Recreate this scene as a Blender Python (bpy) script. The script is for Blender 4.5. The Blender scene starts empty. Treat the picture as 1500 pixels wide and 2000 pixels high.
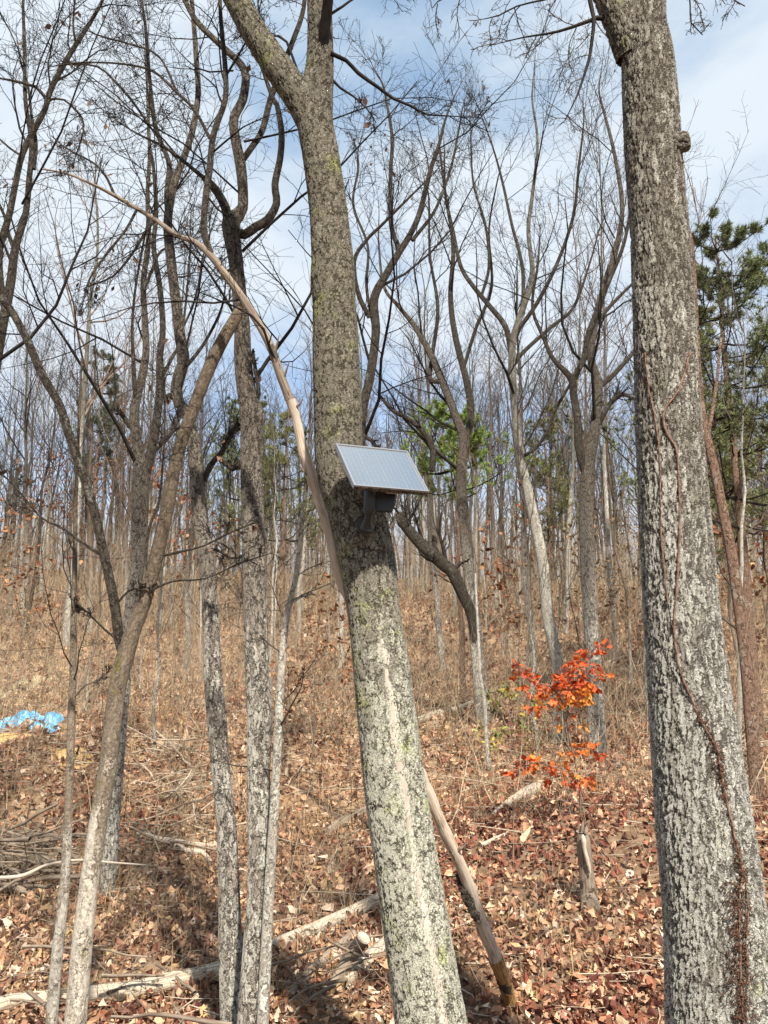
import bpy, math, random
import numpy as np

# ------------------------------------------------------------------ camera, sky, sun, exposure
SC = bpy.context.scene
EYE = np.array([0.0, 0.0, 1.6])
PITCH = math.radians(10.0)
F = 1664.0                                   # focal length in units of a 2000-unit-high picture
cam_data = bpy.data.cameras.new('camera')
cam = bpy.data.objects.new('camera', cam_data)
SC.collection.objects.link(cam)
cam.location = EYE
cam.rotation_euler = (math.radians(90) + PITCH, 0, 0)
cam_data.sensor_fit = 'VERTICAL'
cam_data.sensor_height = 24.0
cam_data.lens = 24.0 * F / 2000.0
cam_data.clip_start = 0.05
cam_data.clip_end = 2000.0
SC.camera = cam

SUN_EL, SUN_AZ = math.radians(50), math.radians(20)     # azimuth: to the right of straight behind the camera
sun_dir = np.array([math.sin(SUN_AZ) * math.cos(SUN_EL), -math.cos(SUN_AZ) * math.cos(SUN_EL), math.sin(SUN_EL)])
sd = bpy.data.lights.new('sun', 'SUN')
sd.energy = 4.9
sd.angle = math.radians(2.0)
sd.color = (1.0, 0.93, 0.83)
sun = bpy.data.objects.new('sun', sd)
SC.collection.objects.link(sun)
sun.location = (0, -10, 30)
from mathutils import Vector
sun.rotation_euler = Vector(sun_dir).to_track_quat('Z', 'Y').to_euler()

world = bpy.data.worlds.new('World')
SC.world = world
world.use_nodes = True
SC.view_settings.view_transform = 'Standard'
SC.view_settings.look = 'None'
SC.view_settings.gamma = 1.0
SC.view_settings.use_curve_mapping = False
SC.view_settings.exposure = 1.0
SC.cycles.max_bounces = 6
SC.cycles.diffuse_bounces = 3
SC.cycles.use_denoising = True


class G:
    """Small helper round a node tree."""
    def __init__(s, tree):
        s.t = tree
        s.t.nodes.clear()

    def n(s, kind, ins=None, **props):
        nd = s.t.nodes.new(kind)
        for k, v in props.items():
            setattr(nd, k, v)
        for k, v in (ins or {}).items():
            sock = nd.inputs[k]
            if isinstance(v, bpy.types.NodeSocket):
                s.t.links.new(v, sock)
            else:
                if hasattr(sock.default_value, '__len__') and hasattr(v, '__len__') and len(sock.default_value) == 4 and len(v) == 3:
                    v = (*v, 1.0)
                sock.default_value = v
        return nd

    def math(s, op, a, b=0.0, c=None, clamp=False):
        ins = {0: a, 1: b}
        if c is not None:
            ins[2] = c
        return s.n('ShaderNodeMath', ins, operation=op, use_clamp=clamp).outputs[0]

    def vmath(s, op, a, b):
        return s.n('ShaderNodeVectorMath', {0: a, 1: b}, operation=op).outputs[0]

    def step(s, v, lo, hi, to0=0.0, to1=1.0):
        nd = s.n('ShaderNodeMapRange', {0: v, 1: lo, 2: hi, 3: to0, 4: to1}, interpolation_type='SMOOTHSTEP')
        return nd.outputs[0]

    def mix(s, f, a, b, blend='MIX'):
        nd = s.n('ShaderNodeMix', data_type='RGBA', blend_type=blend)
        for k, v in ((0, f), (6, a), (7, b)):
            if isinstance(v, bpy.types.NodeSocket):
                s.t.links.new(v, nd.inputs[k])
            elif hasattr(v, '__len__'):
                nd.inputs[k].default_value = (*v[:3], 1.0)
            else:
                nd.inputs[k].default_value = v
        return nd.outputs[2]

    def noise(s, co, scale, detail=4.0, rough=0.55, dist=0.0):
        return s.n('ShaderNodeTexNoise', {'Vector': co, 'Scale': scale, 'Detail': detail, 'Roughness': rough, 'Distortion': dist})


def build_world():
    g = G(world.node_tree)
    sky = g.n('ShaderNodeTexSky', sky_type='NISHITA', sun_disc=False)
    sky.sun_elevation = SUN_EL
    sky.sun_rotation = math.pi - SUN_AZ
    sky.air_density = 1.0
    sky.dust_density = 1.5
    co = g.n('ShaderNodeTexCoord').outputs['Generated']
    sep = g.n('ShaderNodeSeparateXYZ', {0: co})
    z = g.math('ADD', g.math('MAXIMUM', sep.outputs[2], 0.0), 0.22)
    u = g.math('DIVIDE', sep.outputs[0], z)
    v = g.math('DIVIDE', sep.outputs[1], z)
    p = g.n('ShaderNodeCombineXYZ', {0: u, 1: v, 2: 3.7}).outputs[0]
    n1 = g.noise(p, 1.15, 7.0, 0.52, 0.35).outputs[0]
    n2 = g.noise(p, 3.1, 6.0, 0.6).outputs[0]
    m = g.math('ADD', g.math('MULTIPLY', n1, 0.75), g.math('MULTIPLY', n2, 0.25))
    mask = g.step(m, 0.36, 0.60)
    mask = g.math('ADD', g.math('MULTIPLY', mask, 0.62), 0.36)
    low = g.step(sep.outputs[2], 0.04, 0.55, 0.98, 0.0)
    mask = g.math('MAXIMUM', mask, low)
    shade = g.mix(g.step(m, 0.43, 0.58), (2.9, 4.1, 5.2), (5.2, 5.75, 6.25))
    shade = g.mix(g.math('MULTIPLY', low, 0.8), shade, (5.2, 5.5, 6.2))
    clear = g.mix(1.0, sky.outputs[0], (1.25, 1.35, 1.5), 'MULTIPLY')
    col = g.mix(mask, clear, shade)
    bg = g.n('ShaderNodeBackground', {'Color': col, 'Strength': 0.080})
    out = g.n('ShaderNodeOutputWorld', {'Surface': bg.outputs[0]})


build_world()

# ------------------------------------------------------------------ helpers
rng = np.random.default_rng(11)
random.seed(5)
COL = SC.collection


def ray(px, py):
    x = (px - 750.0) / F
    y = (1000.0 - py) / F
    cp, sp = math.cos(PITCH), math.sin(PITCH)
    return np.array([x, cp - y * sp, sp + y * cp])


def P(px, py, D):
    d = ray(px, py)
    return EYE + d * (D / d[1])


def axial(px, py, D):
    return D / ray(px, py)[1]


def proj(p):
    d = np.asarray(p) - EYE
    cp, sp = math.cos(PITCH), math.sin(PITCH)
    a = d[:, 1] * cp + d[:, 2] * sp
    u = -d[:, 1] * sp + d[:, 2] * cp
    return np.stack([750 + F * d[:, 0] / a, 1000 - F * u / a], 1)


def rad(px, py, D, w):
    return w * axial(px, py, D) / (2 * F)


def hash2(ix, iy, seed):
    v = np.sin(ix * 127.1 + iy * 311.7 + seed * 74.7) * 43758.5453
    return v - np.floor(v)


def vnoise(x, y, seed=0):
    ix, iy = np.floor(x), np.floor(y)
    fx, fy = x - ix, y - iy
    fx, fy = fx * fx * (3 - 2 * fx), fy * fy * (3 - 2 * fy)
    a, b = hash2(ix, iy, seed), hash2(ix + 1, iy, seed)
    c, d = hash2(ix, iy + 1, seed), hash2(ix + 1, iy + 1, seed)
    return (a * (1 - fx) + b * fx) * (1 - fy) + (c * (1 - fx) + d * fx) * fy


PROF_Y = np.array([-40, -8, 0, 2.5, 4.0, 5.2, 6.5, 8, 12, 20, 30, 45, 62, 72, 100, 500.0])
PROF_Z = np.array([2.0, 0.4, 0.0, -0.3, -0.75, -1.0, -0.98, -0.80, -0.33, 0.85, 2.40, 4.75, 7.3, 8.1, 8.2, 7.0])


def ground_h(x, y):
    x = np.asarray(x, float)
    y = np.asarray(y, float)
    z = sum(np.interp(y + o, PROF_Y, PROF_Z) for o in (-1.0, -0.5, 0, 0.5, 1.0)) / 5.0
    far = np.clip((y - 3) / 4, 0, 1)
    z = z + far * (0.22 * (vnoise(x / 2.3, y / 2.3, 1) - 0.5) + 0.10 * (vnoise(x / 0.8, y / 0.8, 2) - 0.5)
                   + 0.05 * (vnoise(x / 0.33, y / 0.33, 4) - 0.5))
    z = z + np.clip((y - 10) / 15, 0, 1) * 0.9 * (vnoise(x / 9, y / 9, 3) - 0.5)
    z = z + np.clip((y - 35) / 25, 0, 1) * 2.2 * (vnoise(x / 16 + 4, y / 40, 8) - 0.5)
    z = z + 0.50 * np.exp(-((x - 2.9) / 2.2) ** 2 - ((y - 10.2) / 2.2) ** 2)
    z = z + 0.55 * np.exp(-((x + 5.5) / 2.2) ** 2 - ((y - 15.0) / 3.0) ** 2)
    z = z - 0.30 * np.exp(-((x + 0.6) / 1.6) ** 2 - ((y - 13.0) / 3.5) ** 2)
    z = z - 0.30 * np.exp(-((x + 2.2) / 1.5) ** 2 - ((y - 10.5) / 2.0) ** 2)
    z = z + 0.30 * np.exp(-((x + 5.2) / 1.6) ** 2 - ((y - 13.0) / 1.6) ** 2)
    return z


def ground_pt(px, py):
    d = ray(px, py)
    D = np.linspace(3.5, 90, 4000)
    pts = EYE[None] + d[None] * (D / d[1])[:, None]
    below = pts[:, 2] < ground_h(pts[:, 0], pts[:, 1])
    k = int(np.argmax(below)) if below.any() else len(D) - 1
    p = pts[k].copy()
    p[2] = float(ground_h(p[0], p[1]))
    return p


def tag(o, label=None, cat=None, group=None, kind=None):
    if label: o['label'] = label
    if cat: o['category'] = cat
    if group: o['group'] = group
    if kind: o['kind'] = kind
    return o


def empty(name, loc, label=None, cat=None, group=None):
    o = bpy.data.objects.new(name, None)
    COL.objects.link(o)
    o.location = loc
    o.empty_display_size = 0.1
    return tag(o, label, cat, group)


class MB:
    """Collects vertices and faces, then links them as one mesh object."""
    def __init__(s):
        s.v, s.f4, s.f3, s.nv, s.co, s.col = [], [], [], 0, [], []

    def add(s, v, f4=None, f3=None, co=None, col=None):
        v = np.asarray(v, float).reshape(-1, 3)
        if f4 is not None and len(f4): s.f4.append(np.asarray(f4, np.int64).reshape(-1, 4) + s.nv)
        if f3 is not None and len(f3): s.f3.append(np.asarray(f3, np.int64).reshape(-1, 3) + s.nv)
        s.v.append(v)
        s.co.append(np.asarray(co, float).reshape(-1, 3) if co is not None else v.copy())
        if col is not None: s.col.append(np.asarray(col, float).reshape(-1, 3))
        s.nv += len(v)
        return s

    def mesh(s, name, mat, origin=(0, 0, 0), smooth=True):
        v = np.concatenate(s.v) - np.asarray(origin, float)[None]
        f4 = np.concatenate(s.f4) if s.f4 else np.zeros((0, 4), np.int64)
        f3 = np.concatenate(s.f3) if s.f3 else np.zeros((0, 3), np.int64)
        me = bpy.data.meshes.new(name)
        me.vertices.add(len(v))
        me.vertices.foreach_set('co', v.astype(np.float32).ravel())
        nl = f4.size + f3.size
        me.loops.add(nl)
        me.loops.foreach_set('vertex_index', np.concatenate([f4.ravel(), f3.ravel()]).astype(np.int32))
        npoly = len(f4) + len(f3)
        me.polygons.add(npoly)
        starts = np.concatenate([np.arange(len(f4)) * 4, f4.size + np.arange(len(f3)) * 3]).astype(np.int32)
        me.polygons.foreach_set('loop_start', starts)
        me.polygons.foreach_set('use_smooth', np.full(npoly, smooth))
        a = me.attributes.new('bark_co', 'FLOAT_VECTOR', 'POINT')
        a.data.foreach_set('vector', np.concatenate(s.co).astype(np.float32).ravel())
        if s.col:
            c = np.concatenate(s.col)
            ca = me.attributes.new('tint', 'FLOAT_COLOR', 'POINT')
            ca.data.foreach_set('color', np.concatenate([c, np.ones((len(c), 1))], 1).astype(np.float32).ravel())
        me.update(calc_edges=True)
        me.validate()
        if mat: me.materials.append(mat)
        return me

    def obj(s, name, mat, parent=None, origin=(0, 0, 0), smooth=True):
        me = s.mesh(name, mat, origin, smooth)
        o = bpy.data.objects.new(name, me)
        COL.objects.link(o)
        if parent is not None: o.parent = parent
        return o


def norm(a):
    return a / np.maximum(np.linalg.norm(a, axis=-1, keepdims=True), 1e-9)


def tubes(mb, Pts, R, sides, cap=False, coscale=1.0, ref=None, seed_off=0.0, zoff=0.0):
    """Pts (M,n,3), R (M,n): M tubes in one go."""
    Pts = np.asarray(Pts, float)
    R = np.asarray(R, float)
    if Pts.ndim == 2: Pts, R = Pts[None], R[None]
    M, n, _ = Pts.shape
    T = np.empty_like(Pts)
    T[:, 1:-1] = Pts[:, 2:] - Pts[:, :-2]
    T[:, 0] = Pts[:, 1] - Pts[:, 0]
    T[:, -1] = Pts[:, -1] - Pts[:, -2]
    T = norm(T)
    if ref is None:
        main = np.abs(norm(Pts[:, -1] - Pts[:, 0]))
        ref = np.eye(3)[np.argmin(main, axis=1)][:, None, :].repeat(n, 1)
    else:
        ref = np.broadcast_to(np.asarray(ref, float), (M, n, 3))
    U = norm(np.cross(T, ref))
    V = np.cross(T, U)
    a = np.arange(sides) * 2 * math.pi / sides
    ca, sa = np.cos(a), np.sin(a)
    ring = U[:, :, None, :] * ca[None, None, :, None] + V[:, :, None, :] * sa[None, None, :, None]
    verts = Pts[:, :, None, :] + ring * R[:, :, None, None]
    s = np.concatenate([np.zeros((M, 1)), np.cumsum(np.linalg.norm(np.diff(Pts, axis=1), axis=2), 1)], 1)
    co = np.empty_like(verts)
    co[..., 0] = R[:, :, None] * ca
    co[..., 1] = R[:, :, None] * sa + seed_off
    co[..., 2] = s[:, :, None] * np.ones(sides) + zoff
    idx = np.arange(M * n * sides).reshape(M, n, sides)
    q = np.stack([idx[:, :-1], np.roll(idx[:, :-1], -1, 2), np.roll(idx[:, 1:], -1, 2), idx[:, 1:]], -1).reshape(-1, 4)
    mb.add(verts, f4=q, co=co * coscale)
    if cap:
        for end in (0, n - 1):
            for m in range(M):
                base = verts[m, end]
                c = Pts[m, end]
                k = np.arange(sides)
                tri = np.stack([np.full(sides, sides), k, (k + 1) % sides], -1)
                if end == 0: tri = tri[:, ::-1]
                mb.add(np.concatenate([base, c[None]]), f3=tri, co=np.concatenate([co[m, end], co[m, end].mean(0)[None]]))


def catmull(pts, spacing):
    """Smooth resampling of (k,d) control points; first three columns give the arc length."""
    pts = np.asarray(pts, float)
    k = len(pts)
    ext = np.concatenate([[2 * pts[0] - pts[1]], pts, [2 * pts[-1] - pts[-2]]])
    seg = np.linalg.norm(np.diff(pts[:, :3], axis=0), axis=1)
    out = []
    for i in range(k - 1):
        m = max(1, int(round(seg[i] / spacing)))
        t = np.linspace(0, 1, m, endpoint=False)[:, None]
        p0, p1, p2, p3 = ext[i], ext[i + 1], ext[i + 2], ext[i + 3]
        out.append(0.5 * (2 * p1 + (-p0 + p2) * t + (2 * p0 - 5 * p1 + 4 * p2 - p3) * t ** 2 + (-p0 + 3 * p1 - 3 * p2 + p3) * t ** 3))
    out.append(pts[-1:])
    return np.concatenate(out)


def resample(pr, n):
    """(k,4) -> (n,4) evenly by arc length."""
    s = np.concatenate([[0], np.cumsum(np.linalg.norm(np.diff(pr[:, :3], axis=0), axis=1))])
    t = np.linspace(0, s[-1], n)
    return np.stack([np.interp(t, s, pr[:, c]) for c in range(pr.shape[1])], 1)


def grow(Pp, Rp, k, t0=0.25, t1=1.0, ang=45, angsd=12, lr=0.5, rr=0.6, up=0.05, wig=0.12, n=5, rmin=0.002, lmax=9, taper=0.25, flat=0.0):
    """Children of every parent branch, all at once. Pp (M,n,3), Rp (M,n)."""
    M, m, _ = Pp.shape
    seg = np.linalg.norm(np.diff(Pp, axis=1), axis=2)
    L = seg.sum(1)
    t = t0 + (t1 - t0) * (np.arange(k)[None] + rng.random((M, k))) / k
    f = t * (m - 1)
    i = np.minimum(f.astype(int), m - 2)
    w = (f - i)[..., None]
    rows = np.arange(M)[:, None]
    A, B = Pp[rows, i], Pp[rows, i + 1]
    pos = (A * (1 - w) + B * w).reshape(-1, 3)
    tan = norm(B - A).reshape(-1, 3)
    r0 = (Rp[rows, i] * (1 - w[..., 0]) + Rp[rows, i + 1] * w[..., 0]).reshape(-1)
    Lp = np.repeat(L, k)
    tt = t.reshape(-1)
    K = M * k
    q = norm(rng.normal(size=(K, 3)) * np.array([1, 1, 1 - flat]))
    side = norm(q - (q * tan).sum(1, keepdims=True) * tan)
    a = np.radians(np.clip(rng.normal(ang, angsd, K), 12, 95))[:, None]
    d = norm(np.cos(a) * tan + np.sin(a) * side)
    ln = np.minimum(Lp * lr * (1.2 - 0.65 * tt) * rng.uniform(0.55, 1.3, K), lmax)
    step = (ln / (n - 1))[:, None]
    pts = np.empty((K, n, 3))
    pts[:, 0] = pos
    for j in range(1, n):
        d = norm(d + rng.normal(size=(K, 3)) * wig + np.array([0, 0, up]))
        pts[:, j] = pts[:, j - 1] + d * step
    rs = np.maximum(np.minimum(r0 * rr * rng.uniform(0.7, 1.1, K), r0 * 0.9), rmin)
    R = rs[:, None] * np.linspace(1, taper, n)[None]
    R = np.maximum(R, rmin * 0.7)
    return pts, R


# ------------------------------------------------------------------ materials
def new_mat(name):
    m = bpy.data.materials.new(name)
    m.use_nodes = True
    return m, G(m.node_tree)


def finish(g, m, color, rough=0.9, spec=0.15, disp=None, dscale=1.0, both=False, normal=None, **extra):
    ins = {'Base Color': color, 'Roughness': rough, 'Specular IOR Level': spec}
    ins.update(extra)
    if normal is not None: ins['Normal'] = normal
    b = g.n('ShaderNodeBsdfPrincipled', ins)
    out = g.n('ShaderNodeOutputMaterial', {'Surface': b.outputs[0]})
    if disp is not None:
        dn = g.n('ShaderNodeDisplacement', {'Height': disp, 'Midlevel': 0.5, 'Scale': dscale})
        g.t.links.new(dn.outputs[0], out.inputs['Displacement'])
        m.displacement_method = 'BOTH' if both else 'BUMP'
    return m


def bark(name, fissure, plate, plate2, lichen, lich_at=0.5, scale=20.0, stretch=0.4, crack=0.10, dscale=0.02,
         both=False, patch=None, patch_at=0.62, lich_grad=None, vary=0.5, moss=None, open_lo=0.25, fleck=0.0, top=None, fst=0.55):
    m, g = new_mat(name)
    co = g.n('ShaderNodeAttribute', attribute_name='bark_co').outputs['Vector']
    wn = g.noise(co, scale * 0.5, 4.0, 0.6).outputs['Color']
    wn2 = g.noise(co, scale * 1.9, 4.0, 0.65).outputs['Color']
    warp = g.vmath('MULTIPLY', g.vmath('SUBTRACT', wn, (0.5, 0.5, 0.5)), (2.6 / scale, 2.6 / scale, 3.4 / scale))
    warp = g.vmath('ADD', warp, g.vmath('MULTIPLY', g.vmath('SUBTRACT', wn2, (0.5, 0.5, 0.5)), (1.3 / scale, 1.3 / scale, 1.6 / scale)))
    wc = g.vmath('ADD', co, warp)
    mc = g.vmath('MULTIPLY', wc, (1, 1, stretch))
    ve = g.n('ShaderNodeTexVoronoi', {'Vector': mc, 'Scale': scale}, feature='DISTANCE_TO_EDGE').outputs['Distance']
    vc = g.n('ShaderNodeTexVoronoi', {'Vector': mc, 'Scale': scale}, feature='F1').outputs['Color']
    ve2 = g.n('ShaderNodeTexVoronoi', {'Vector': g.vmath('MULTIPLY', wc, (1, 1, stretch * 1.7)), 'Scale': scale * 2.1}, feature='DISTANCE_TO_EDGE').outputs['Distance']
    fine = g.noise(co, scale * 3.5, 6.0, 0.65).outputs[0]
    mid = g.noise(co, scale * 0.6, 6.0, 0.6).outputs[0]
    big = g.noise(co, 2.6, 5.0, 0.6).outputs[0]
    # fissures come and go along the trunk
    open_ = g.step(mid, 0.38, 0.60, open_lo, 1.0)
    width = g.math('MULTIPLY', g.math('MAXIMUM', open_, 0.03), crack)
    c1 = g.math('DIVIDE', ve, width)
    c1 = g.math('MINIMUM', c1, 1.0)
    c1 = g.math('POWER', c1, 1.6)
    c2 = g.step(ve2, 0.0, 0.10, 0.55, 1.0)
    plates = g.math('MULTIPLY', c1, c2)
    col = g.mix(g.step(g.math('ADD', g.math('MULTIPLY', fine, 0.6), g.math('MULTIPLY', mid, 0.4)), 0.36, 0.64), plate, plate2)
    cell = g.n('ShaderNodeSeparateColor', {0: vc}).outputs[0]
    lm = g.math('ADD', g.math('MULTIPLY', big, 0.45), g.math('MULTIPLY', fine, 0.33))
    lm = g.math('ADD', lm, g.math('MULTIPLY', cell, 0.22 * vary * 2))
    if lich_grad:
        z = g.n('ShaderNodeSeparateXYZ', {0: co}).outputs[2]
        lm = g.math('ADD', lm, g.step(z, lich_grad[0], lich_grad[1], lich_grad[2], lich_grad[3]))
    lmask = g.step(lm, lich_at - 0.05, lich_at + 0.09)
    col = g.mix(lmask, col, lichen)
    if patch is not None:
        pn = g.noise(g.vmath('ADD', co, (3.1, 1.7, 9.2)), 4.3, 6.0, 0.7).outputs[0]
        pm = g.math('ADD', g.math('MULTIPLY', pn, 0.75), g.math('MULTIPLY', fine, 0.25))
        col = g.mix(g.math('MULTIPLY', g.step(pm, patch_at, patch_at + 0.09), 0.8), col, patch)
    if moss is not None:
        mn = g.noise(g.vmath('ADD', co, (7.1, 2.7, 1.2)), 3.0, 6.0, 0.7).outputs[0]
        col = g.mix(g.step(mn, 0.55, 0.66), col, moss)
    if fleck:
        fl = g.noise(g.vmath('MULTIPLY', co, (1, 1, fst)), scale * 2.2, 7.0, 0.72, 0.6).outputs[0]
        zz = g.n('ShaderNodeSeparateXYZ', {0: co}).outputs[2]
        amt = g.step(zz, 1.5, 3.4, fleck * 0.45, fleck * 1.25)
        col = g.mix(g.math('MULTIPLY', g.step(fl, 0.50, 0.60), amt), col, tuple(np.array(fissure) * 1.2))
    col = g.mix(plates, fissure, col)
    col = g.mix(1.0, col, g.mix(fine, (0.66, 0.66, 0.66), (1.28, 1.28, 1.28)), 'MULTIPLY')
    if top:          # shade of the upper trunk painted in: colour darkens and browns with height
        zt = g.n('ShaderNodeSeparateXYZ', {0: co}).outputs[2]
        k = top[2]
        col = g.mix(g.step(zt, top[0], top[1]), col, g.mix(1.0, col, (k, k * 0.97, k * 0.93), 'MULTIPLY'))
    h = g.math('ADD', g.math('MULTIPLY', plates, 0.75), g.math('MULTIPLY', fine, 0.35))
    return finish(g, m, col, 0.92, 0.1, h, dscale, both)


def simple(name, c1, c2, scale=6.0, rough=0.85, spec=0.15, bump=0.004, stretch=(1, 1, 1), attr=False):
    m, g = new_mat(name)
    co = g.n('ShaderNodeAttribute', attribute_name='bark_co').outputs['Vector'] if attr else g.n('ShaderNodeTexCoord').outputs['Object']
    co = g.vmath('MULTIPLY', co, stretch)
    nz = g.noise(co, scale, 6.0, 0.62).outputs[0]
    col = g.mix(g.step(nz, 0.34, 0.66), c1, c2)
    return finish(g, m, col, rough, spec, nz if bump else None, bump)


def tinted(name, rough=0.8, spec=0.2, transl=0.0, grain=30.0):
    m, g = new_mat(name)
    c = g.n('ShaderNodeAttribute', attribute_name='tint').outputs['Color']
    co = g.n('ShaderNodeTexCoord').outputs['Object']
    nz = g.noise(co, grain, 3.0, 0.6).outputs[0]
    col = g.mix(1.0, c, g.mix(nz, (0.6, 0.6, 0.6), (1.35, 1.35, 1.35)), 'MULTIPLY')
    b = g.n('ShaderNodeBsdfPrincipled', {'Base Color': col, 'Roughness': rough, 'Specular IOR Level': spec})
    sh = b.outputs[0]
    if transl > 0:
        tr = g.n('ShaderNodeBsdfTranslucent', {'Color': col})
        sh = g.n('ShaderNodeMixShader', {0: transl, 1: sh, 2: tr.outputs[0]}).outputs[0]
    g.n('ShaderNodeOutputMaterial', {'Surface': sh})
    return m


M = {}
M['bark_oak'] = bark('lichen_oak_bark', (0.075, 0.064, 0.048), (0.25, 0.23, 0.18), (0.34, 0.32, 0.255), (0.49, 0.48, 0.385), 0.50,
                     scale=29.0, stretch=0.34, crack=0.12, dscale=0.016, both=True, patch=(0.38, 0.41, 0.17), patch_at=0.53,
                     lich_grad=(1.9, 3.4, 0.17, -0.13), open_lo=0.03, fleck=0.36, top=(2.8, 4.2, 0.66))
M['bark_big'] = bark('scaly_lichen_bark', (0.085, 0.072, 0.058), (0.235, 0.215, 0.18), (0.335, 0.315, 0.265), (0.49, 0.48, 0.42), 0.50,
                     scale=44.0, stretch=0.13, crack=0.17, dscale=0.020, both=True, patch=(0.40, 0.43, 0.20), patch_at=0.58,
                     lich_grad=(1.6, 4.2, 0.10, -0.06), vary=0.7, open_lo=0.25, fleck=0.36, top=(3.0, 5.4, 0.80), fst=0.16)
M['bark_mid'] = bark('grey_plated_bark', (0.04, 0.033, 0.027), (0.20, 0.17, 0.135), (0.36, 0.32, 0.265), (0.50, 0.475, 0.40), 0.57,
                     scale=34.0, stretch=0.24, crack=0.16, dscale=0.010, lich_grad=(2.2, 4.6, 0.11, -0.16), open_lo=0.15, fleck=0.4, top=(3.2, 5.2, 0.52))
M['bark_dark'] = bark('dark_bark', (0.016, 0.013, 0.010), (0.050, 0.041, 0.032), (0.10, 0.085, 0.066), (0.20, 0.20, 0.165), 0.63,
                      scale=26.0, stretch=0.35, crack=0.14, dscale=0.010)
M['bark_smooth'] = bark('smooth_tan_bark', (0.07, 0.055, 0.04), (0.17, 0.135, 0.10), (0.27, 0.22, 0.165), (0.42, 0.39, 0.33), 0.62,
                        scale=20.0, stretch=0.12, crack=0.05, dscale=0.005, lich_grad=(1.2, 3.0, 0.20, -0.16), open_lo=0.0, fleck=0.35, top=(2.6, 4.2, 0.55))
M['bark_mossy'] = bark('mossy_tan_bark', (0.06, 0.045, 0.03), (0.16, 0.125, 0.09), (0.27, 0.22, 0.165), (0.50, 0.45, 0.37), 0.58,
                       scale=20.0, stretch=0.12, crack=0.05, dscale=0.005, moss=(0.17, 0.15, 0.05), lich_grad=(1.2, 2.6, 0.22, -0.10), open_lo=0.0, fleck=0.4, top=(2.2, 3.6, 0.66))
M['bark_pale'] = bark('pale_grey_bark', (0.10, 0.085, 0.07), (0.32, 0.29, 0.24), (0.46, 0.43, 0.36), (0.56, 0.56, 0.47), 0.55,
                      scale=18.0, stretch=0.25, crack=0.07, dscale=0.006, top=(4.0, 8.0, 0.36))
M['bark_pine'] = bark('red_pine_bark', (0.05, 0.03, 0.02), (0.19, 0.115, 0.08), (0.28, 0.185, 0.13), (0.32, 0.27, 0.21), 0.60,
                      scale=20.0, stretch=0.5, crack=0.13, dscale=0.010)
M['twig_dark'] = simple('dark_twig_bark', (0.011, 0.009, 0.008), (0.032, 0.027, 0.022), 9.0, bump=0)
M['twig_grey'] = simple('grey_twig_bark', (0.035, 0.029, 0.024), (0.105, 0.088, 0.07), 7.0, bump=0)
M['twig_brown'] = simple('brown_twig_bark', (0.09, 0.062, 0.045), (0.20, 0.145, 0.105), 7.0, bump=0)
def dead_wood(name, dark, pale, grey, barkc, bark_at):
    m, g = new_mat(name)
    co = g.n('ShaderNodeAttribute', attribute_name='bark_co').outputs['Vector']
    fib = g.noise(g.vmath('MULTIPLY', co, (2.2, 2.2, 0.12)), 42.0, 8.0, 0.7).outputs[0]
    big = g.noise(g.vmath('MULTIPLY', co, (1.0, 1.0, 0.45)), 6.0, 6.0, 0.65).outputs[0]
    col = g.mix(g.step(fib, 0.36, 0.60), dark, pale)
    col = g.mix(g.step(big, 0.40, 0.62, 0.0, 0.8), col, grey)
    bk = g.noise(g.vmath('MULTIPLY', g.vmath('ADD', co, (4.0, 1.0, 2.0)), (1, 1, 0.5)), 9.0, 7.0, 0.7).outputs[0]
    bm = g.step(bk, bark_at, bark_at + 0.05)
    crk = g.noise(g.vmath('MULTIPLY', co, (3.0, 3.0, 0.10)), 16.0, 5.0, 0.6).outputs[0]
    col = g.mix(g.step(crk, 0.63, 0.68), col, tuple(np.array(dark) * 0.35))
    col = g.mix(bm, col, barkc)
    h = g.math('ADD', g.math('MULTIPLY', fib, 0.6), g.math('MULTIPLY', bm, 0.8))
    return finish(g, m, col, 0.9, 0.1, h, 0.012)


M['deadwood'] = dead_wood('bleached_dead_wood', (0.28, 0.21, 0.145), (0.60, 0.50, 0.385), (0.42, 0.36, 0.29), (0.12, 0.09, 0.065), 0.66)
M['rot'] = dead_wood('orange_rotten_wood', (0.14, 0.075, 0.035), (0.46, 0.28, 0.11), (0.30, 0.17, 0.07), (0.07, 0.05, 0.035), 0.55)
M['upper_wood'] = dead_wood('weathered_upper_wood', (0.11, 0.08, 0.058), (0.30, 0.235, 0.175), (0.20, 0.17, 0.135), (0.08, 0.062, 0.048), 0.56)
M['logwood'] = dead_wood('weathered_log_wood', (0.20, 0.15, 0.10), (0.56, 0.47, 0.35), (0.40, 0.35, 0.27), (0.10, 0.08, 0.055), 0.56)
M['logdark'] = simple('rotten_log_wood', (0.12, 0.09, 0.065), (0.30, 0.24, 0.18), 11.0, 0.9, 0.1, 0.010, (1.5, 1.5, 0.22), True)
M['leaf'] = tinted('dry_leaf', 0.7, 0.2, 0.12)
M['grass'] = tinted('dry_grass_stalk', 0.8, 0.15, 0.15)
M['needle'] = tinted('pine_needle', 0.6, 0.25, 0.15)


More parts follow.
